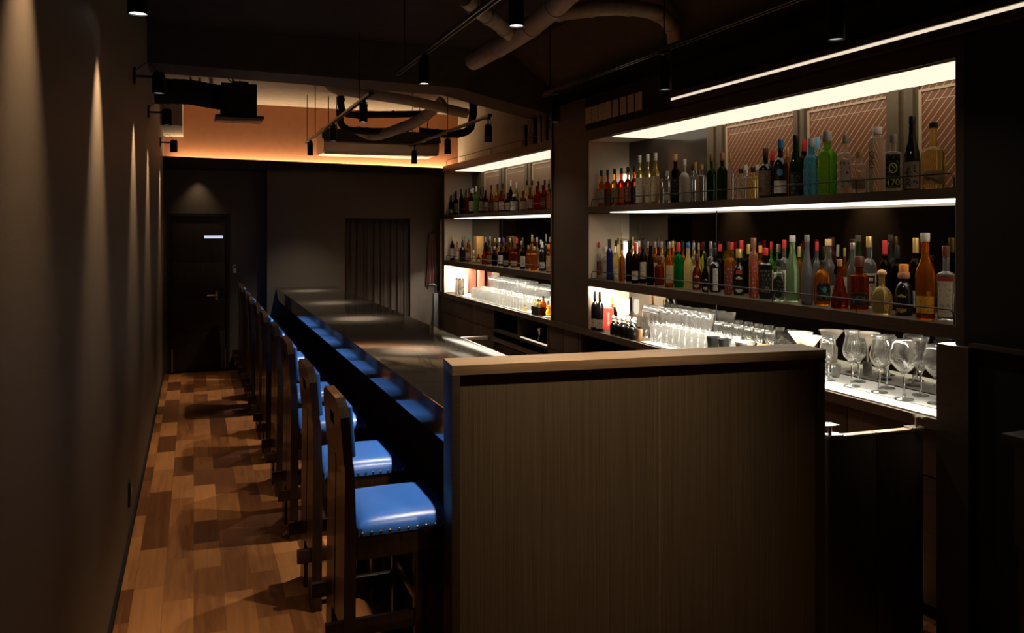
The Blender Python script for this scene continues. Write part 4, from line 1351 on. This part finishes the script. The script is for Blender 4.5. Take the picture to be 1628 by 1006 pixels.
near_mid_back = [
    (974, 378, 9, 'whisky', 'clear', 'black', None), (987, 353, 9, 'wine', 'pale', 'white', None), (1006, 377, 9, 'wine', 'pale', 'gold', None), (1016, 383, 9, 'whisky', 'red', 'white', 'cream'),
    (1031, 384, 11, 'whisky', 'amber', 'silver', 'white'), (1042, 384, 11, 'whisky', 'amber', 'silver', 'cream'), (1052, 384, 11, 'whisky', 'pale', 'silver', None), (1070, 383, 11, 'whisky', 'amber', 'gold', 'orange'),
    (1086, 384, 11, 'whisky', 'amber', 'black', None), (1103, 386, 12, 'whisky', 'pale', 'silver', 'white'), (1111, 386, 12, 'whisky', 'pale', 'gold', 'cream'), (1119, 384, 12, 'wine', 'lime', 'black', None),
    (1130, 384, 13, 'whisky', 'clear', 'silver', 'tan'), (1145, 388, 13, 'whisky', 'dark', 'red', None), (1164, 385, 13, 'whisky', 'amber', 'red', None), (1179, 382, 15, 'wine', 'bottle', 'red', 'white', 'low'),
    (1190, 388, 14, 'wine', 'dark', 'gold', None), (1209, 390, 14, 'whisky', 'amber', 'orange', None), (1226, 384, 14, 'whisky', 'green', 'red', 'white'), (1236, 388, 14, 'whisky', 'green', 'silver', None),
    (1247, 381, 16, 'whisky', 'clear', 'red', 'white'), (1271, 392, 13, 'wine', 'amber', 'gold', None), (1299, 384, 15, 'whisky', 'clear', 'red', None), (1317, 380, 26, 'carafe', 'clear', 'cork', 'white', 'low'),
    (1332, 389, 16, 'wine', 'dark', 'grey', 'navy'), (1343, 394, 14, 'whisky', 'amber', 'gold', 'white'), (1356, 386, 18, 'carafe', 'clear', 'silver', None), (1382, 376, 22, 'whisky', 'clear', 'gold', 'cream'),
    (1407, 382, 20, 'wine', 'dark', 'red', None), (1427, 390, 20, 'wine', 'dark', 'black', None), (1456, 378, 22, 'wine', 'dark', 'gold', 'mint', 'low'),
]
nmb = row_of(near_mid_back, 3.262, Z_L1 + 0.001, 'back bottles on the near middle shelf', 'back row, near middle shelf')

far_top_front = [
    (716, 310, 7, 'whisky', 'bottle', 'black', 'white', 'low'), (725, 304, 8, 'whisky', 'dark', 'black', 'tan'), (733, 301, 6, 'wine', 'dark', 'black', None), (741, 300, 7, 'whisky', 'rum', 'black', None),
    (749, 301, 11, 'squat', 'dark', 'silver', 'cream'), (757, 296, 8, 'wine', 'green', 'white', None), (764, 300, 8, 'whisky', 'black', 'black', 'tan'), (772, 302, 9, 'whisky', 'dark', 'black', 'cream'),
    (780, 306, 8, 'whisky', 'rum', 'black', 'brown'), (788, 306, 9, 'squat', 'amber', 'gold', 'cream'), (797, 303, 10, 'whisky', 'rum', 'black', 'white'), (807, 306, 9, 'whisky', 'dark', 'black', 'cream'),
    (818, 309, 15, 'squat', 'dark', 'silver', 'white', 'tall'), (832, 303, 11, 'whisky', 'rum', 'black', 'tan'), (843, 298, 10, 'whisky', 'rum', 'brown', 'cream'), (853, 296, 10, 'whisky', 'red', 'black', None),
    (863, 294, 9, 'whisky', 'rum', 'black', 'brown'), (872, 292, 7, 'whisky', 'rose', 'brown', 'orange', 'tall')]
row_of(far_top_front, 3.085, Z_U1 + 0.001, 'front bottles on the far top shelf', 'front row, far top shelf')
far_top_back = [(720, 304, 6, 'wine', 'dark', 'silver', None), (731, 300, 6, 'wine', 'pale', 'white', None), (746, 299, 6, 'whisky', 'amber', 'black', None), (752, 299, 6, 'wine', 'pale', 'white', None), (768, 297, 6, 'wine', 'black', 'black', None),
                (781, 294, 7, 'whisky', 'amber', 'black', None), (791, 292.5, 8, 'whisky', 'amber', 'black', 'tan'), (799, 291.5, 8, 'whisky', 'amber', 'black', 'cream'), (812, 286, 6, 'wine', 'dark', 'white', None),
                (821, 290, 6, 'wine', 'green', 'white', None), (838, 287, 9, 'whisky', 'pale', 'black', 'white'), (846, 287, 9, 'whisky', 'pale', 'black', 'cream'),
                (856, 288, 8, 'whisky', 'red', 'black', None), (866, 286, 8, 'whisky', 'rum', 'black', None), (873, 285, 7, 'whisky', 'dark', 'teal', None)]
row_of(far_top_back, 3.24, Z_U1 + 0.001, 'back bottles on the far top shelf', 'back row, far top shelf')
far_mid_front = [
    (719, 375, 7, 'wine', 'dark', 'gold', 'white'), (727, 384, 7, 'whisky', 'rose', 'bronze', 'white'), (735, 384, 9, 'wine', 'black', 'black', None), (744, 385, 9, 'whisky', 'amber', 'brown', 'tan'),
    (753, 398, 5, 'slim', 'pale', 'white', 'cream'), (761, 404, 6, 'whisky', 'rum', 'brown', 'cream'), (769, 396, 7, 'whisky', 'rum', 'black', None), (777, 390, 9, 'whisky', 'rum', 'black', 'brown'),
    (786, 392, 9, 'whisky', 'dark', 'silver', None), (796, 388, 9, 'whisky', 'dark', 'black', 'white'), (804, 386, 9, 'whisky', 'dark', 'black', 'olive', 'low'), (818, 390, 12, 'squat', 'rum', 'brown', 'tan', 'low'),
    (831, 386, 9, 'wine', 'dark', 'black', 'white'), (840, 390, 9, 'whisky', 'amber', 'silver', None), (849, 392, 11, 'square', 'amber', 'gold', None), (862, 384, 10, 'wine', 'black', 'white', 'white', 'low'),
    (872, 388, 8, 'squat', 'amber', 'orange', 'cream', 'tall')]
row_of(far_mid_front, 3.085, Z_L1 + 0.001, 'front bottles on the far middle shelf', 'front row, far middle shelf')
far_mid_back = [(723, 374, 6, 'wine', 'dark', 'gold', None), (736, 375, 6, 'wine', 'pale', 'gold', None), (745, 376, 7, 'whisky', 'amber', 'teal', None), (772, 377, 6, 'wine', 'dark', 'silver', None),
                (779, 376, 7, 'whisky', 'clear', 'silver', None), (787, 379, 7, 'whisky', 'amber', 'gold', None), (794, 378, 7, 'whisky', 'pale', 'white', None), (801, 379, 7, 'whisky', 'amber', 'violet', None),
                (811, 379, 7, 'whisky', 'rum', 'silver', None), (822, 378, 8, 'wine', 'dark', 'red', None), (829, 383, 8, 'whisky', 'amber', 'gold', None), (846, 373, 8, 'wine', 'amber', 'gold', None),
                (854, 377, 8, 'whisky', 'clear', 'glass', None), (860, 381, 8, 'whisky', 'rose', 'white', None), (868, 372, 8, 'wine', 'black', 'silver', None), (874, 377, 8, 'whisky', 'amber', 'silver', None)]
row_of(far_mid_back, 3.24, Z_L1 + 0.001, 'back bottles on the far middle shelf', 'back row, far middle shelf')
p = atx(761, 376, 3.17)
t = thing('gift_carton', 'tall plain gold carton among the far middle shelf bottles', 'carton', (3.17, p.y, Z_L1 + 0.001))
box('carton_body', (-0.045, -0.055, 0), (0.045, 0.055, p.z - Z_L1 - 0.01), M['gold_carton'], t, 0.002)
box('carton_lid', (-0.046, -0.056, p.z - Z_L1 - 0.01), (0.046, 0.056, p.z - Z_L1), M['gold_carton'], t, 0.002)


# marks and lettering on particular bottles
def lettering(parent, text, size, mat, loc, rot):
    c = bpy.data.curves.new('lettering', 'FONT')
    c.body, c.size, c.extrude = text, size, 0.0003
    c.align_x, c.align_y = 'CENTER', 'CENTER'
    tmp = bpy.data.objects.new('lettering_source', c)
    me = bpy.data.meshes.new_from_object(tmp)
    bpy.data.objects.remove(tmp)
    me.materials.clear()
    me.materials.append(mat)
    o = bpy.data.objects.new('lettering', me)
    COL.objects.link(o)
    o.parent = parent
    o.location, o.rotation_euler = loc, rot
    return o


M['yellow_ink'] = plain('yellow_green_print', (0.62, 0.66, 0.06), 0.6, noise=0.05)
M['black_ink'] = plain('black_print', (0.012, 0.010, 0.009), 0.6, noise=0.05)
M['red_ink'] = plain('red_print', (0.45, 0.05, 0.03), 0.6, noise=0.05)
M['teal_ink'] = plain('teal_print', (0.05, 0.36, 0.30), 0.6, noise=0.05)
M['blue_ink'] = plain('light_blue_print', (0.10, 0.33, 0.52), 0.6, noise=0.05)
UP = (math.pi / 2, 0, 0)
t, R, H = ntf[28]
fy = -R * 1.012 - 0.002
lettering(t, '170', 0.040, M['yellow_ink'], (0, fy, H * 0.15), UP)
lettering(t, '- - - -', 0.014, M['yellow_ink'], (0, fy, H * 0.085), UP)
bm = bmesh.new()
bm_tube(bm, [(0.016 * math.cos(k * 0.3491), fy, H * 0.40 + 0.022 * math.sin(k * 0.3491)) for k in range(19)], 0.003, 6)
bm_tube(bm, [(-0.006, fy, H * 0.40 - 0.012), (0.006, fy, H * 0.40), (-0.004, fy, H * 0.40 + 0.012)], 0.003, 6)
obj('emblem', bm, M['yellow_ink'], t, True)
t, R, H = ntf[29]
fy = -R * 1.012 - 0.0015
bm = bmesh.new()
for stroke in ([(-0.02, 0.10), (-0.004, 0.104)], [(-0.012, 0.112), (-0.016, 0.085), (-0.012, 0.062)], [(-0.026, 0.085), (-0.002, 0.088)], [(-0.022, 0.07), (-0.001, 0.072)],
               [(-0.026, 0.05), (-0.014, 0.056), (-0.002, 0.046)], [(-0.02, 0.036), (-0.008, 0.040)], [(-0.026, 0.028), (-0.012, 0.032), (0.0, 0.022)],
               [(0.012, 0.118), (0.018, 0.112)], [(0.012, 0.106), (0.019, 0.10)], [(0.012, 0.094), (0.018, 0.088)], [(0.006, 0.04), (0.016, 0.047), (0.027, 0.034)]):
    bm_tube(bm, smooth_path([(x, fy + x * x / (2 * R) * 1.0, z) for x, z in stroke], 4), 0.0026, 6)
obj('brush_writing', bm, M['black_ink'], t, True)
t, R, H = ntf[27]
lettering(t, 'ONO', 0.036, M['black_ink'], (-R * 0.55, -R * 0.97 - 0.002, H * 0.5), (math.pi / 2, math.pi / 2, 0))
t, R, H = ntf[21]
bm = bmesh.new()
label_patch(bm, R, 2.0, H * 0.37, H * 0.50, 0.42, 1, H, 0.56, True)
obj('round_sticker', bm, M['blue_ink'], t)
t, R, H = nmb[27]
bm = bmesh.new()
label_patch(bm, R * 1.01, 2.0, H * 0.34, H * 0.45, 0.75)
obj('name_band', bm, M['black_ink'], t)
lettering(t, 'ARI', 0.024, M['white_ink'], (0, -R * 1.03 - 0.002, H * 0.395), UP)
t, R, H = nmf[23]
bm = bmesh.new()
label_patch(bm, R * 1.012, 2.0, H * 0.28, H * 0.42, 0.26, round_=True)
obj('emblem', bm, M['teal_ink'], t)
t, R, H = nmf[27]
bm = bmesh.new()
bm_lathe(bm, [(0, 0.0), (R * 0.62, 0.0), (R * 0.72, 0.012), (R * 0.62, 0.028), (0, 0.03)], 18, center=(0, 0, H * 0.72))
obj('wooden_collar', bm, M['c_wooden'], t, True)
t, R, H = nmf[29]
bm = bmesh.new()
label_patch(bm, R * 1.005, 5.0, H * 0.53, H * 0.59, 0.7)
obj('shoulder_label', bm, M['red_ink'], t)
t, R, H = nmf[17]
bm = bmesh.new()
label_patch(bm, R * 1.02, 2.0, H * 0.46, H * 0.54, 0.5)
obj('red_seal', bm, M['red_ink'], t)

# ------------------------------------------------------------------ glassware
GL = {}


def gl_profile(kind):
    w = 0.0016
    if kind == 'burgundy':
        o_ = [(0.0, 0.002), (0.040, 0.0), (0.038, 0.004), (0.008, 0.010), (0.005, 0.03), (0.0045, 0.095), (0.010, 0.108), (0.032, 0.130), (0.056, 0.160), (0.060, 0.178), (0.056, 0.205), (0.047, 0.235), (0.043, 0.252)]
        i_ = [(r - w, z) for r, z in reversed(o_[7:])] + [(0.008, 0.114), (0, 0.109)]
    elif kind == 'tulip':
        o_ = [(0.0, 0.002), (0.034, 0.0), (0.032, 0.004), (0.007, 0.010), (0.0045, 0.03), (0.0045, 0.085), (0.010, 0.10), (0.034, 0.130), (0.040, 0.155), (0.032, 0.190), (0.026, 0.215), (0.030, 0.232), (0.034, 0.240)]
        i_ = [(r - w, z) for r, z in reversed(o_[7:])] + [(0.008, 0.106), (0, 0.101)]
    elif kind == 'wine':
        o_ = [(0.0, 0.002), (0.033, 0.0), (0.031, 0.004), (0.007, 0.010), (0.0045, 0.03), (0.0045, 0.08), (0.009, 0.092), (0.028, 0.115), (0.036, 0.145), (0.034, 0.175), (0.030, 0.20)]
        i_ = [(r - w, z) for r, z in reversed(o_[7:])] + [(0.007, 0.098), (0, 0.093)]
    elif kind == 'flare':
        o_ = [(0.0, 0.002), (0.032, 0.0), (0.030, 0.004), (0.008, 0.010), (0.005, 0.02), (0.006, 0.055), (0.014, 0.065), (0.026, 0.10), (0.032, 0.15), (0.040, 0.20)]
        i_ = [(r - w, z) for r, z in reversed(o_[6:])] + [(0, 0.068)]
    elif kind == 'highball':
        o_ = [(0.0, 0.0), (0.026, 0.0), (0.028, 0.004), (0.032, 0.12), (0.032, 0.121)]
        i_ = [(0.030, 0.121), (0.0262, 0.012), (0, 0.010)]
    elif kind == 'shot':
        o_ = [(0.0, 0.0), (0.020, 0.0), (0.022, 0.004), (0.026, 0.07)]
        i_ = [(0.024, 0.07), (0.019, 0.012), (0, 0.010)]
    elif kind == 'rocks':
        o_ = [(0.0, 0.0), (0.033, 0.0), (0.036, 0.004), (0.041, 0.09)]
        i_ = [(0.0385, 0.09), (0.033, 0.014), (0, 0.012)]
    elif kind == 'martini':
        o_ = [(0.0, 0.002), (0.036, 0.0), (0.034, 0.004), (0.006, 0.010), (0.004, 0.03), (0.0045, 0.10), (0.010, 0.112), (0.056, 0.175)]
        i_ = [(0.0545, 0.175), (0.009, 0.115), (0, 0.110)]
    elif kind == 'pitcher':
        o_ = [(0.0, 0.0), (0.034, 0.0), (0.037, 0.005), (0.037, 0.16), (0.034, 0.185), (0.037, 0.20)]
        i_ = [(0.035, 0.20), (0.032, 0.185), (0.035, 0.16), (0.034, 0.012), (0, 0.010)]
    return o_ + i_


for k in ('burgundy', 'tulip', 'wine', 'flare', 'highball', 'shot', 'rocks', 'martini', 'pitcher'):
    bm = bmesh.new()
    bm_lathe(bm, gl_profile(k), 24)
    me = bpy.data.meshes.new(k + '_glass')
    bmesh.ops.recalc_face_normals(bm, faces=bm.faces[:])
    bm.to_mesh(me)
    bm.free()
    me.materials.append(M['tumbler_glass' if k in ('highball', 'rocks', 'flare') else 'glassware'])
    for f_ in me.polygons:
        f_.use_smooth = True
    GL[k] = me
NAMES = {'burgundy': 'wine_glass', 'tulip': 'tulip_glass', 'wine': 'wine_glass', 'flare': 'footed_glass', 'highball': 'highball_glass', 'shot': 'shot_glass', 'rocks': 'rocks_glass',
         'martini': 'martini_glass', 'pitcher': 'mixing_glass'}


def glass_at(kind, x, y, label, group, z=None, scale=1.0, mat=None, flip=False):
    o = bpy.data.objects.new(NAMES[kind], GL[kind])
    COL.objects.link(o)
    o.scale = (scale,) * 3
    o.location = (x, y, ZG + 0.0005 if z is None else z)
    if flip:
        top = max(v.co.z for v in GL[kind].vertices)
        o.rotation_euler = (math.pi, 0, 0)
        o.location.z += top * scale
    if mat:
        o.material_slots[0].link = 'OBJECT'
        o.material_slots[0].material = mat
    return tag(o, label, 'glass', group)


# big stemware at the gate end: (kind, x, y, scale)
stem = [('burgundy', 3.215, 2.82, 1.08), ('burgundy', 3.15, 2.95, 1.12), ('tulip', 3.30, 2.99, 1.18), ('tulip', 3.17, 3.12, 1.18), ('burgundy', 3.29, 3.19, 1.05), ('tulip', 3.16, 3.29, 1.2),
        ('wine', 3.29, 3.38, 1.15), ('wine', 3.17, 3.47, 1.12), ('shot', 3.27, 3.52, 1.0), ('wine', 3.29, 3.61, 1.1)]
sl = ['big round wine glass at the gate end of the lit counter', 'big round wine glass, second from the gate, front of the mat', 'tall tulip glass behind the second big wine glass',
      'tall tulip glass, third from the gate in front', 'big round wine glass behind the front tulip glass', 'tall tulip glass, fourth from the gate in front',
      'slim wine glass behind the fourth front glass from the gate', 'slim wine glass beside the martini glass', 'shot glass behind the slim wine glasses', 'slim wine glass behind the martini glass']
for (k, x, y, s_), l_ in zip(stem, sl):
    glass_at(k, x, y, l_, 'stemware at the gate end', ZG + 0.0045, s_)
glass_at('martini', 3.17, 3.62, 'wide martini glass near the bar panel corner', None, ZG + 0.0045, 1.25, M['glass_pale_lit'])
glass_at('martini', 3.27, 3.80, 'wide martini glass behind the copper tin', None, None, 1.25, M['glass_pale_lit'])

t = thing('lidded_tin', 'round copper tin with a pale lid between the black cups and martini glass', 'tin', (3.14, 4.14, ZG + 0.0005))
lathe('tin_body', [(0, 0), (0.055, 0), (0.057, 0.003), (0.057, 0.115), (0, 0.115)], M['copper'], t, 28)
lathe('lid', [(0, 0.13), (0.056, 0.13), (0.0595, 0.126), (0.0595, 0.112), (0, 0.112)], M['c_silver'], t, 28)
t = thing('storage_jar', 'pale jar with a gold rim beside the copper tin', 'jar', (3.14, 3.96, ZG + 0.0005))
lathe('jar_body', [(0, 0), (0.045, 0), (0.05, 0.006), (0.052, 0.09), (0.04, 0.11), (0, 0.11)], M['glass_pale_lit'], t, 24)
lathe('lid', [(0, 0.13), (0.04, 0.13), (0.042, 0.126), (0.042, 0.108), (0, 0.108)], M['brass'], t, 24)
for i, y in enumerate((4.41, 4.29)):
    o = lathe('metal_cup', [(0, 0), (0.028, 0), (0.030, 0.002), (0.044, 0.125), (0.042, 0.125), (0.028, 0.006), (0, 0.006)], M['black_metal'], None, 24)
    o.location = (3.10, y, ZG + 0.0005)
    tag(o, 'black tapered cup in the tumbler row, %s' % ('beside the clear tumblers' if i == 0 else 'beside the copper tin'), 'cup', 'black cups on the worktop')

# tumblers and stemware below the far half of the near unit
ys = [5.12 - 0.076 * k for k in range(9)]
for k, y in enumerate(ys):
    glass_at('highball', 3.10, y, 'clear highball tumbler, front row below the near unit, %s from the cruets' % ORD[k], 'front tumblers below the near unit', None, 1.08)
for k in range(11):
    glass_at('highball', 3.19, 5.09 - 0.079 * k, 'clear highball tumbler, second row below the near unit, %s from the cruets' % ORD[k], 'second-row tumblers below the near unit', None, 1.08)
for k in range(8):
    glass_at('flare', 3.29, 5.52 - 0.11 * k, 'tall flared footed glass at the mirror below the near unit, %s from far end' % ORD[k], 'footed glasses at the mirror', Z_WT + 0.0005 if 5.52 - 0.11 * k > 5.15 else None, 1.16)
for k in range(6):
    glass_at('wine', 3.30, 4.63 - 0.105 * k, 'small wine glass at the mirror behind tumblers, %s from the mirror seam' % ORD[k], 'wine glasses behind the tumblers', None, 0.95)
for k in range(3):
    glass_at('pitcher', 3.22 - 0.01 * k, 5.46 - 0.09 * k, 'tall straight mixing glass behind the cruets, %s from far end' % ORD[k], 'mixing glasses behind the cruets', Z_WT + 0.0005, 1.02)

# dark bottles, red box and cruets at the far end of the near unit
for i, (u, vt, yy) in enumerate(((940, 462, 5.945), (950, 463, 5.855))):
    bottle(u, vt, 13 if i else 12, 'wine', 'black', 'black', 'white', 3.036, Z_WT + 0.001, 'black wine bottles at the pier',
           'tall black bottle with white label on the worktop, %s' % ('nearest the pier' if i == 0 else 'beside the red box'), 'low', place_y=yy, rmax=0.036)
p = Vector((3.06, 5.755, 1.12))
t = thing('gift_box', 'red box with white vertical lettering beside the black bottles', 'box', (3.06, p.y, Z_WT + 0.03), math.atan2(-p.y, -p.x) + math.pi / 2 - 0.15)
bm = bmesh.new()
bm_prism(bm, [(-0.040, -0.03, 0), (0.040, -0.03, 0), (0.034, -0.03, 0.165), (-0.034, -0.03, 0.165)], (0, 0.06, 0))
obj('box_body', bm, M['redbox'], t)
lettering(t, 'HEERING', 0.026, M['white_ink'], (0.004, -0.031, 0.082), (math.pi / 2, math.pi / 2 * -1, 0))
t2 = thing('box_stand', 'low clear stand holding the red box', 'stand', (3.06, p.y, Z_WT + 0.0005), math.atan2(-p.y, -p.x) + math.pi / 2 - 0.15)
boxes('rail', [((-0.036, -0.028, 0), (-0.030, 0.028, 0.029)), ((0.030, -0.028, 0), (0.036, 0.028, 0.029)), ((-0.03, 0.02, 0), (0.03, 0.026, 0.029))], M['glassware'], t2)
bottle(968, 472, 9, 'wine', 'amber', 'orange', None, 3.19, Z_WT + 0.001, None, 'small amber bottle with orange cap behind the red box', place_y=5.93)
bottle(975, 478, 9, 'wine', 'dark', 'cork', 'cream', 3.15, Z_WT + 0.001, None, 'small dark bottle with cork behind the red box', place_y=5.82)
cr = [(3.035, 5.63), (3.035, 5.555), (3.035, 5.48), (3.035, 5.405), (3.035, 5.33), (3.115, 5.62), (3.115, 5.53), (3.115, 5.44)]
for i, (x, y) in enumerate(cr):
    w = ('front row of cruets, %s from the red box' % ORD[i]) if i < 5 else ('back row of cruets, %s from the red box' % ORD[i - 5])
    t = thing('bitters_bottle', 'small dark bitters bottle with glass stopper, ' + w, 'bottle', (x, y, Z_WT + 0.0005), 0, 'bitters bottles')
    lathe('bottle_glass', [(0, 0), (0.024, 0), (0.026, 0.004), (0.026, 0.075), (0.023, 0.085), (0.010, 0.095), (0.010, 0.108), (0, 0.108)], M['g_black'], t, 18)
    lathe('stopper', [(0, 0.108), (0.012, 0.108), (0.013, 0.114), (0.008, 0.12), (0.017, 0.132), (0.014, 0.150), (0, 0.153)], M['c_glass'], t, 16)
o = tag(lathe('small_tumbler', [(0, 0), (0.020, 0), (0.022, 0.003), (0.024, 0.09), (0.022, 0.09), (0.019, 0.008), (0, 0.008)], M['copper'], None, 20), 'small shiny metal cup beside the last cruet', 'cup')
o.location = (3.04, 5.24, Z_WT + 0.0005)

# far unit: rows of tumblers, cartons and little bottles
rows = [(3.07, 0.0, 'highball', 0.95, 24, 9.15, 0.082, 'front row'), (3.15, 0.03, 'rocks', 1.0, 22, 9.1, 0.088, 'second row'), (3.235, 0.01, 'highball', 1.1, 23, 9.25, 0.088, 'third row')]
for x, off, kind, s_, n_, y0, st, nm in rows:
    for k in range(n_):
        y = y0 - st * k + off
        if x < 3.1 and y < 7.53:
            continue
        glass_at(kind, x, y, 'clear tumbler below the far unit, %s, %s from the curtain end' % (nm, ORD[k]), 'far unit tumblers, ' + nm)
for k in range(20):
    y = 9.2 - 0.115 * k
    if y < 6.82:
        break
    glass_at('wine' if k > 9 else 'flare', 3.325, y, 'upright stem glass at the mirror below the far unit, %s from curtain end' % ORD[k], 'stem glasses below the far unit', None, 1.1 if k > 9 else 1.2)
for k in range(9):
    glass_at('rocks', 3.235, 8.15 - 0.095 * k, 'upturned tumbler stacked on the third row below the far unit, %s of nine' % ORD[k],
             'upturned tumblers below the far unit', ZG + 0.0005 + 0.1335, 0.92, None, True)
for i, (y, x, kind) in enumerate(((9.70, 3.06, 'pitcher'), (9.58, 3.06, 'pitcher'))):
    glass_at(kind, x, y, 'tall mixing glass at the curtain end below the far unit, %s' % ('outer one' if i == 0 else 'inner one'), 'mixing glasses below the far unit')
for i, (u, h, w, mat, lab) in enumerate([(738, 0.245, 0.07, 'paper', 'tall cream carton at the curtain end below the far unit'), (751, 0.30, 0.11, 'red_carton2', 'tall salmon carton below the far unit, outer of two'),
                                         (764, 0.30, 0.10, 'red_carton2', 'tall salmon carton below the far unit, inner of two')]):
    p = atx(u, 440, 3.33 if i else 3.2)
    t = thing('gift_carton', lab, 'carton', (3.33 if i else 3.2, p.y, ZG + 0.0005))
    hx = 0.03 if i else 0.035
    box('carton_body', (-hx, -w / 2, 0), (hx, w / 2, h), M[mat], t, 0.002)
    box('carton_lid', (-hx - 0.001, -w / 2 - 0.001, h - 0.03), (hx + 0.001, w / 2 + 0.001, h), M[mat], t, 0.002)
bottle(835, 485, 8, 'squat', 'pale', 'black', None, 3.06, ZG + 0.0005, None, 'little yellow bottle below the far unit, beside the wire basket')
t = thing('bottle_basket', 'small dark basket of little bottles below the far unit', 'basket', (3.055, 7.16, ZG + 0.0005))
boxes('tray', [((-0.035, -0.09, 0), (0.035, 0.09, 0.004)), ((-0.035, -0.09, 0.004), (-0.031, 0.09, 0.075)), ((0.031, -0.09, 0.004), (0.035, 0.09, 0.075)), ((-0.031, -0.09, 0.004), (0.031, -0.086, 0.075)), ((-0.031, 0.086, 0.004), (0.031, 0.09, 0.075))], M['dark_wood'], t)
for k in range(3):
    bt = thing('small_bottle', 'little gold bottle in the dark basket, %s from the curtain end' % ORD[k], 'bottle', (3.055, 7.216 - 0.056 * k, ZG + 0.0055), 0, 'little bottles in the basket')
    lathe('bottle_glass', [(0, 0), (0.018, 0), (0.02, 0.004), (0.02, 0.09), (0.008, 0.105), (0.008, 0.12), (0, 0.12)], M['g_pale'], bt, 14)
    lathe('cap', [(0, 0.138), (0.011, 0.138), (0.011, 0.117), (0, 0.117)], M['c_gold' if k != 1 else 'c_black'], bt, 14)
bottle(864, 470, 9, 'wine', 'rum', 'black', None, 3.06, ZG + 0.0005, None, 'brown dropper bottle below the far unit, beside the basket')
bottle(872, 478, 8, 'whisky', 'amber', 'black', None, 3.09, ZG + 0.0005, None, 'amber bottle at the pier end below the far unit')
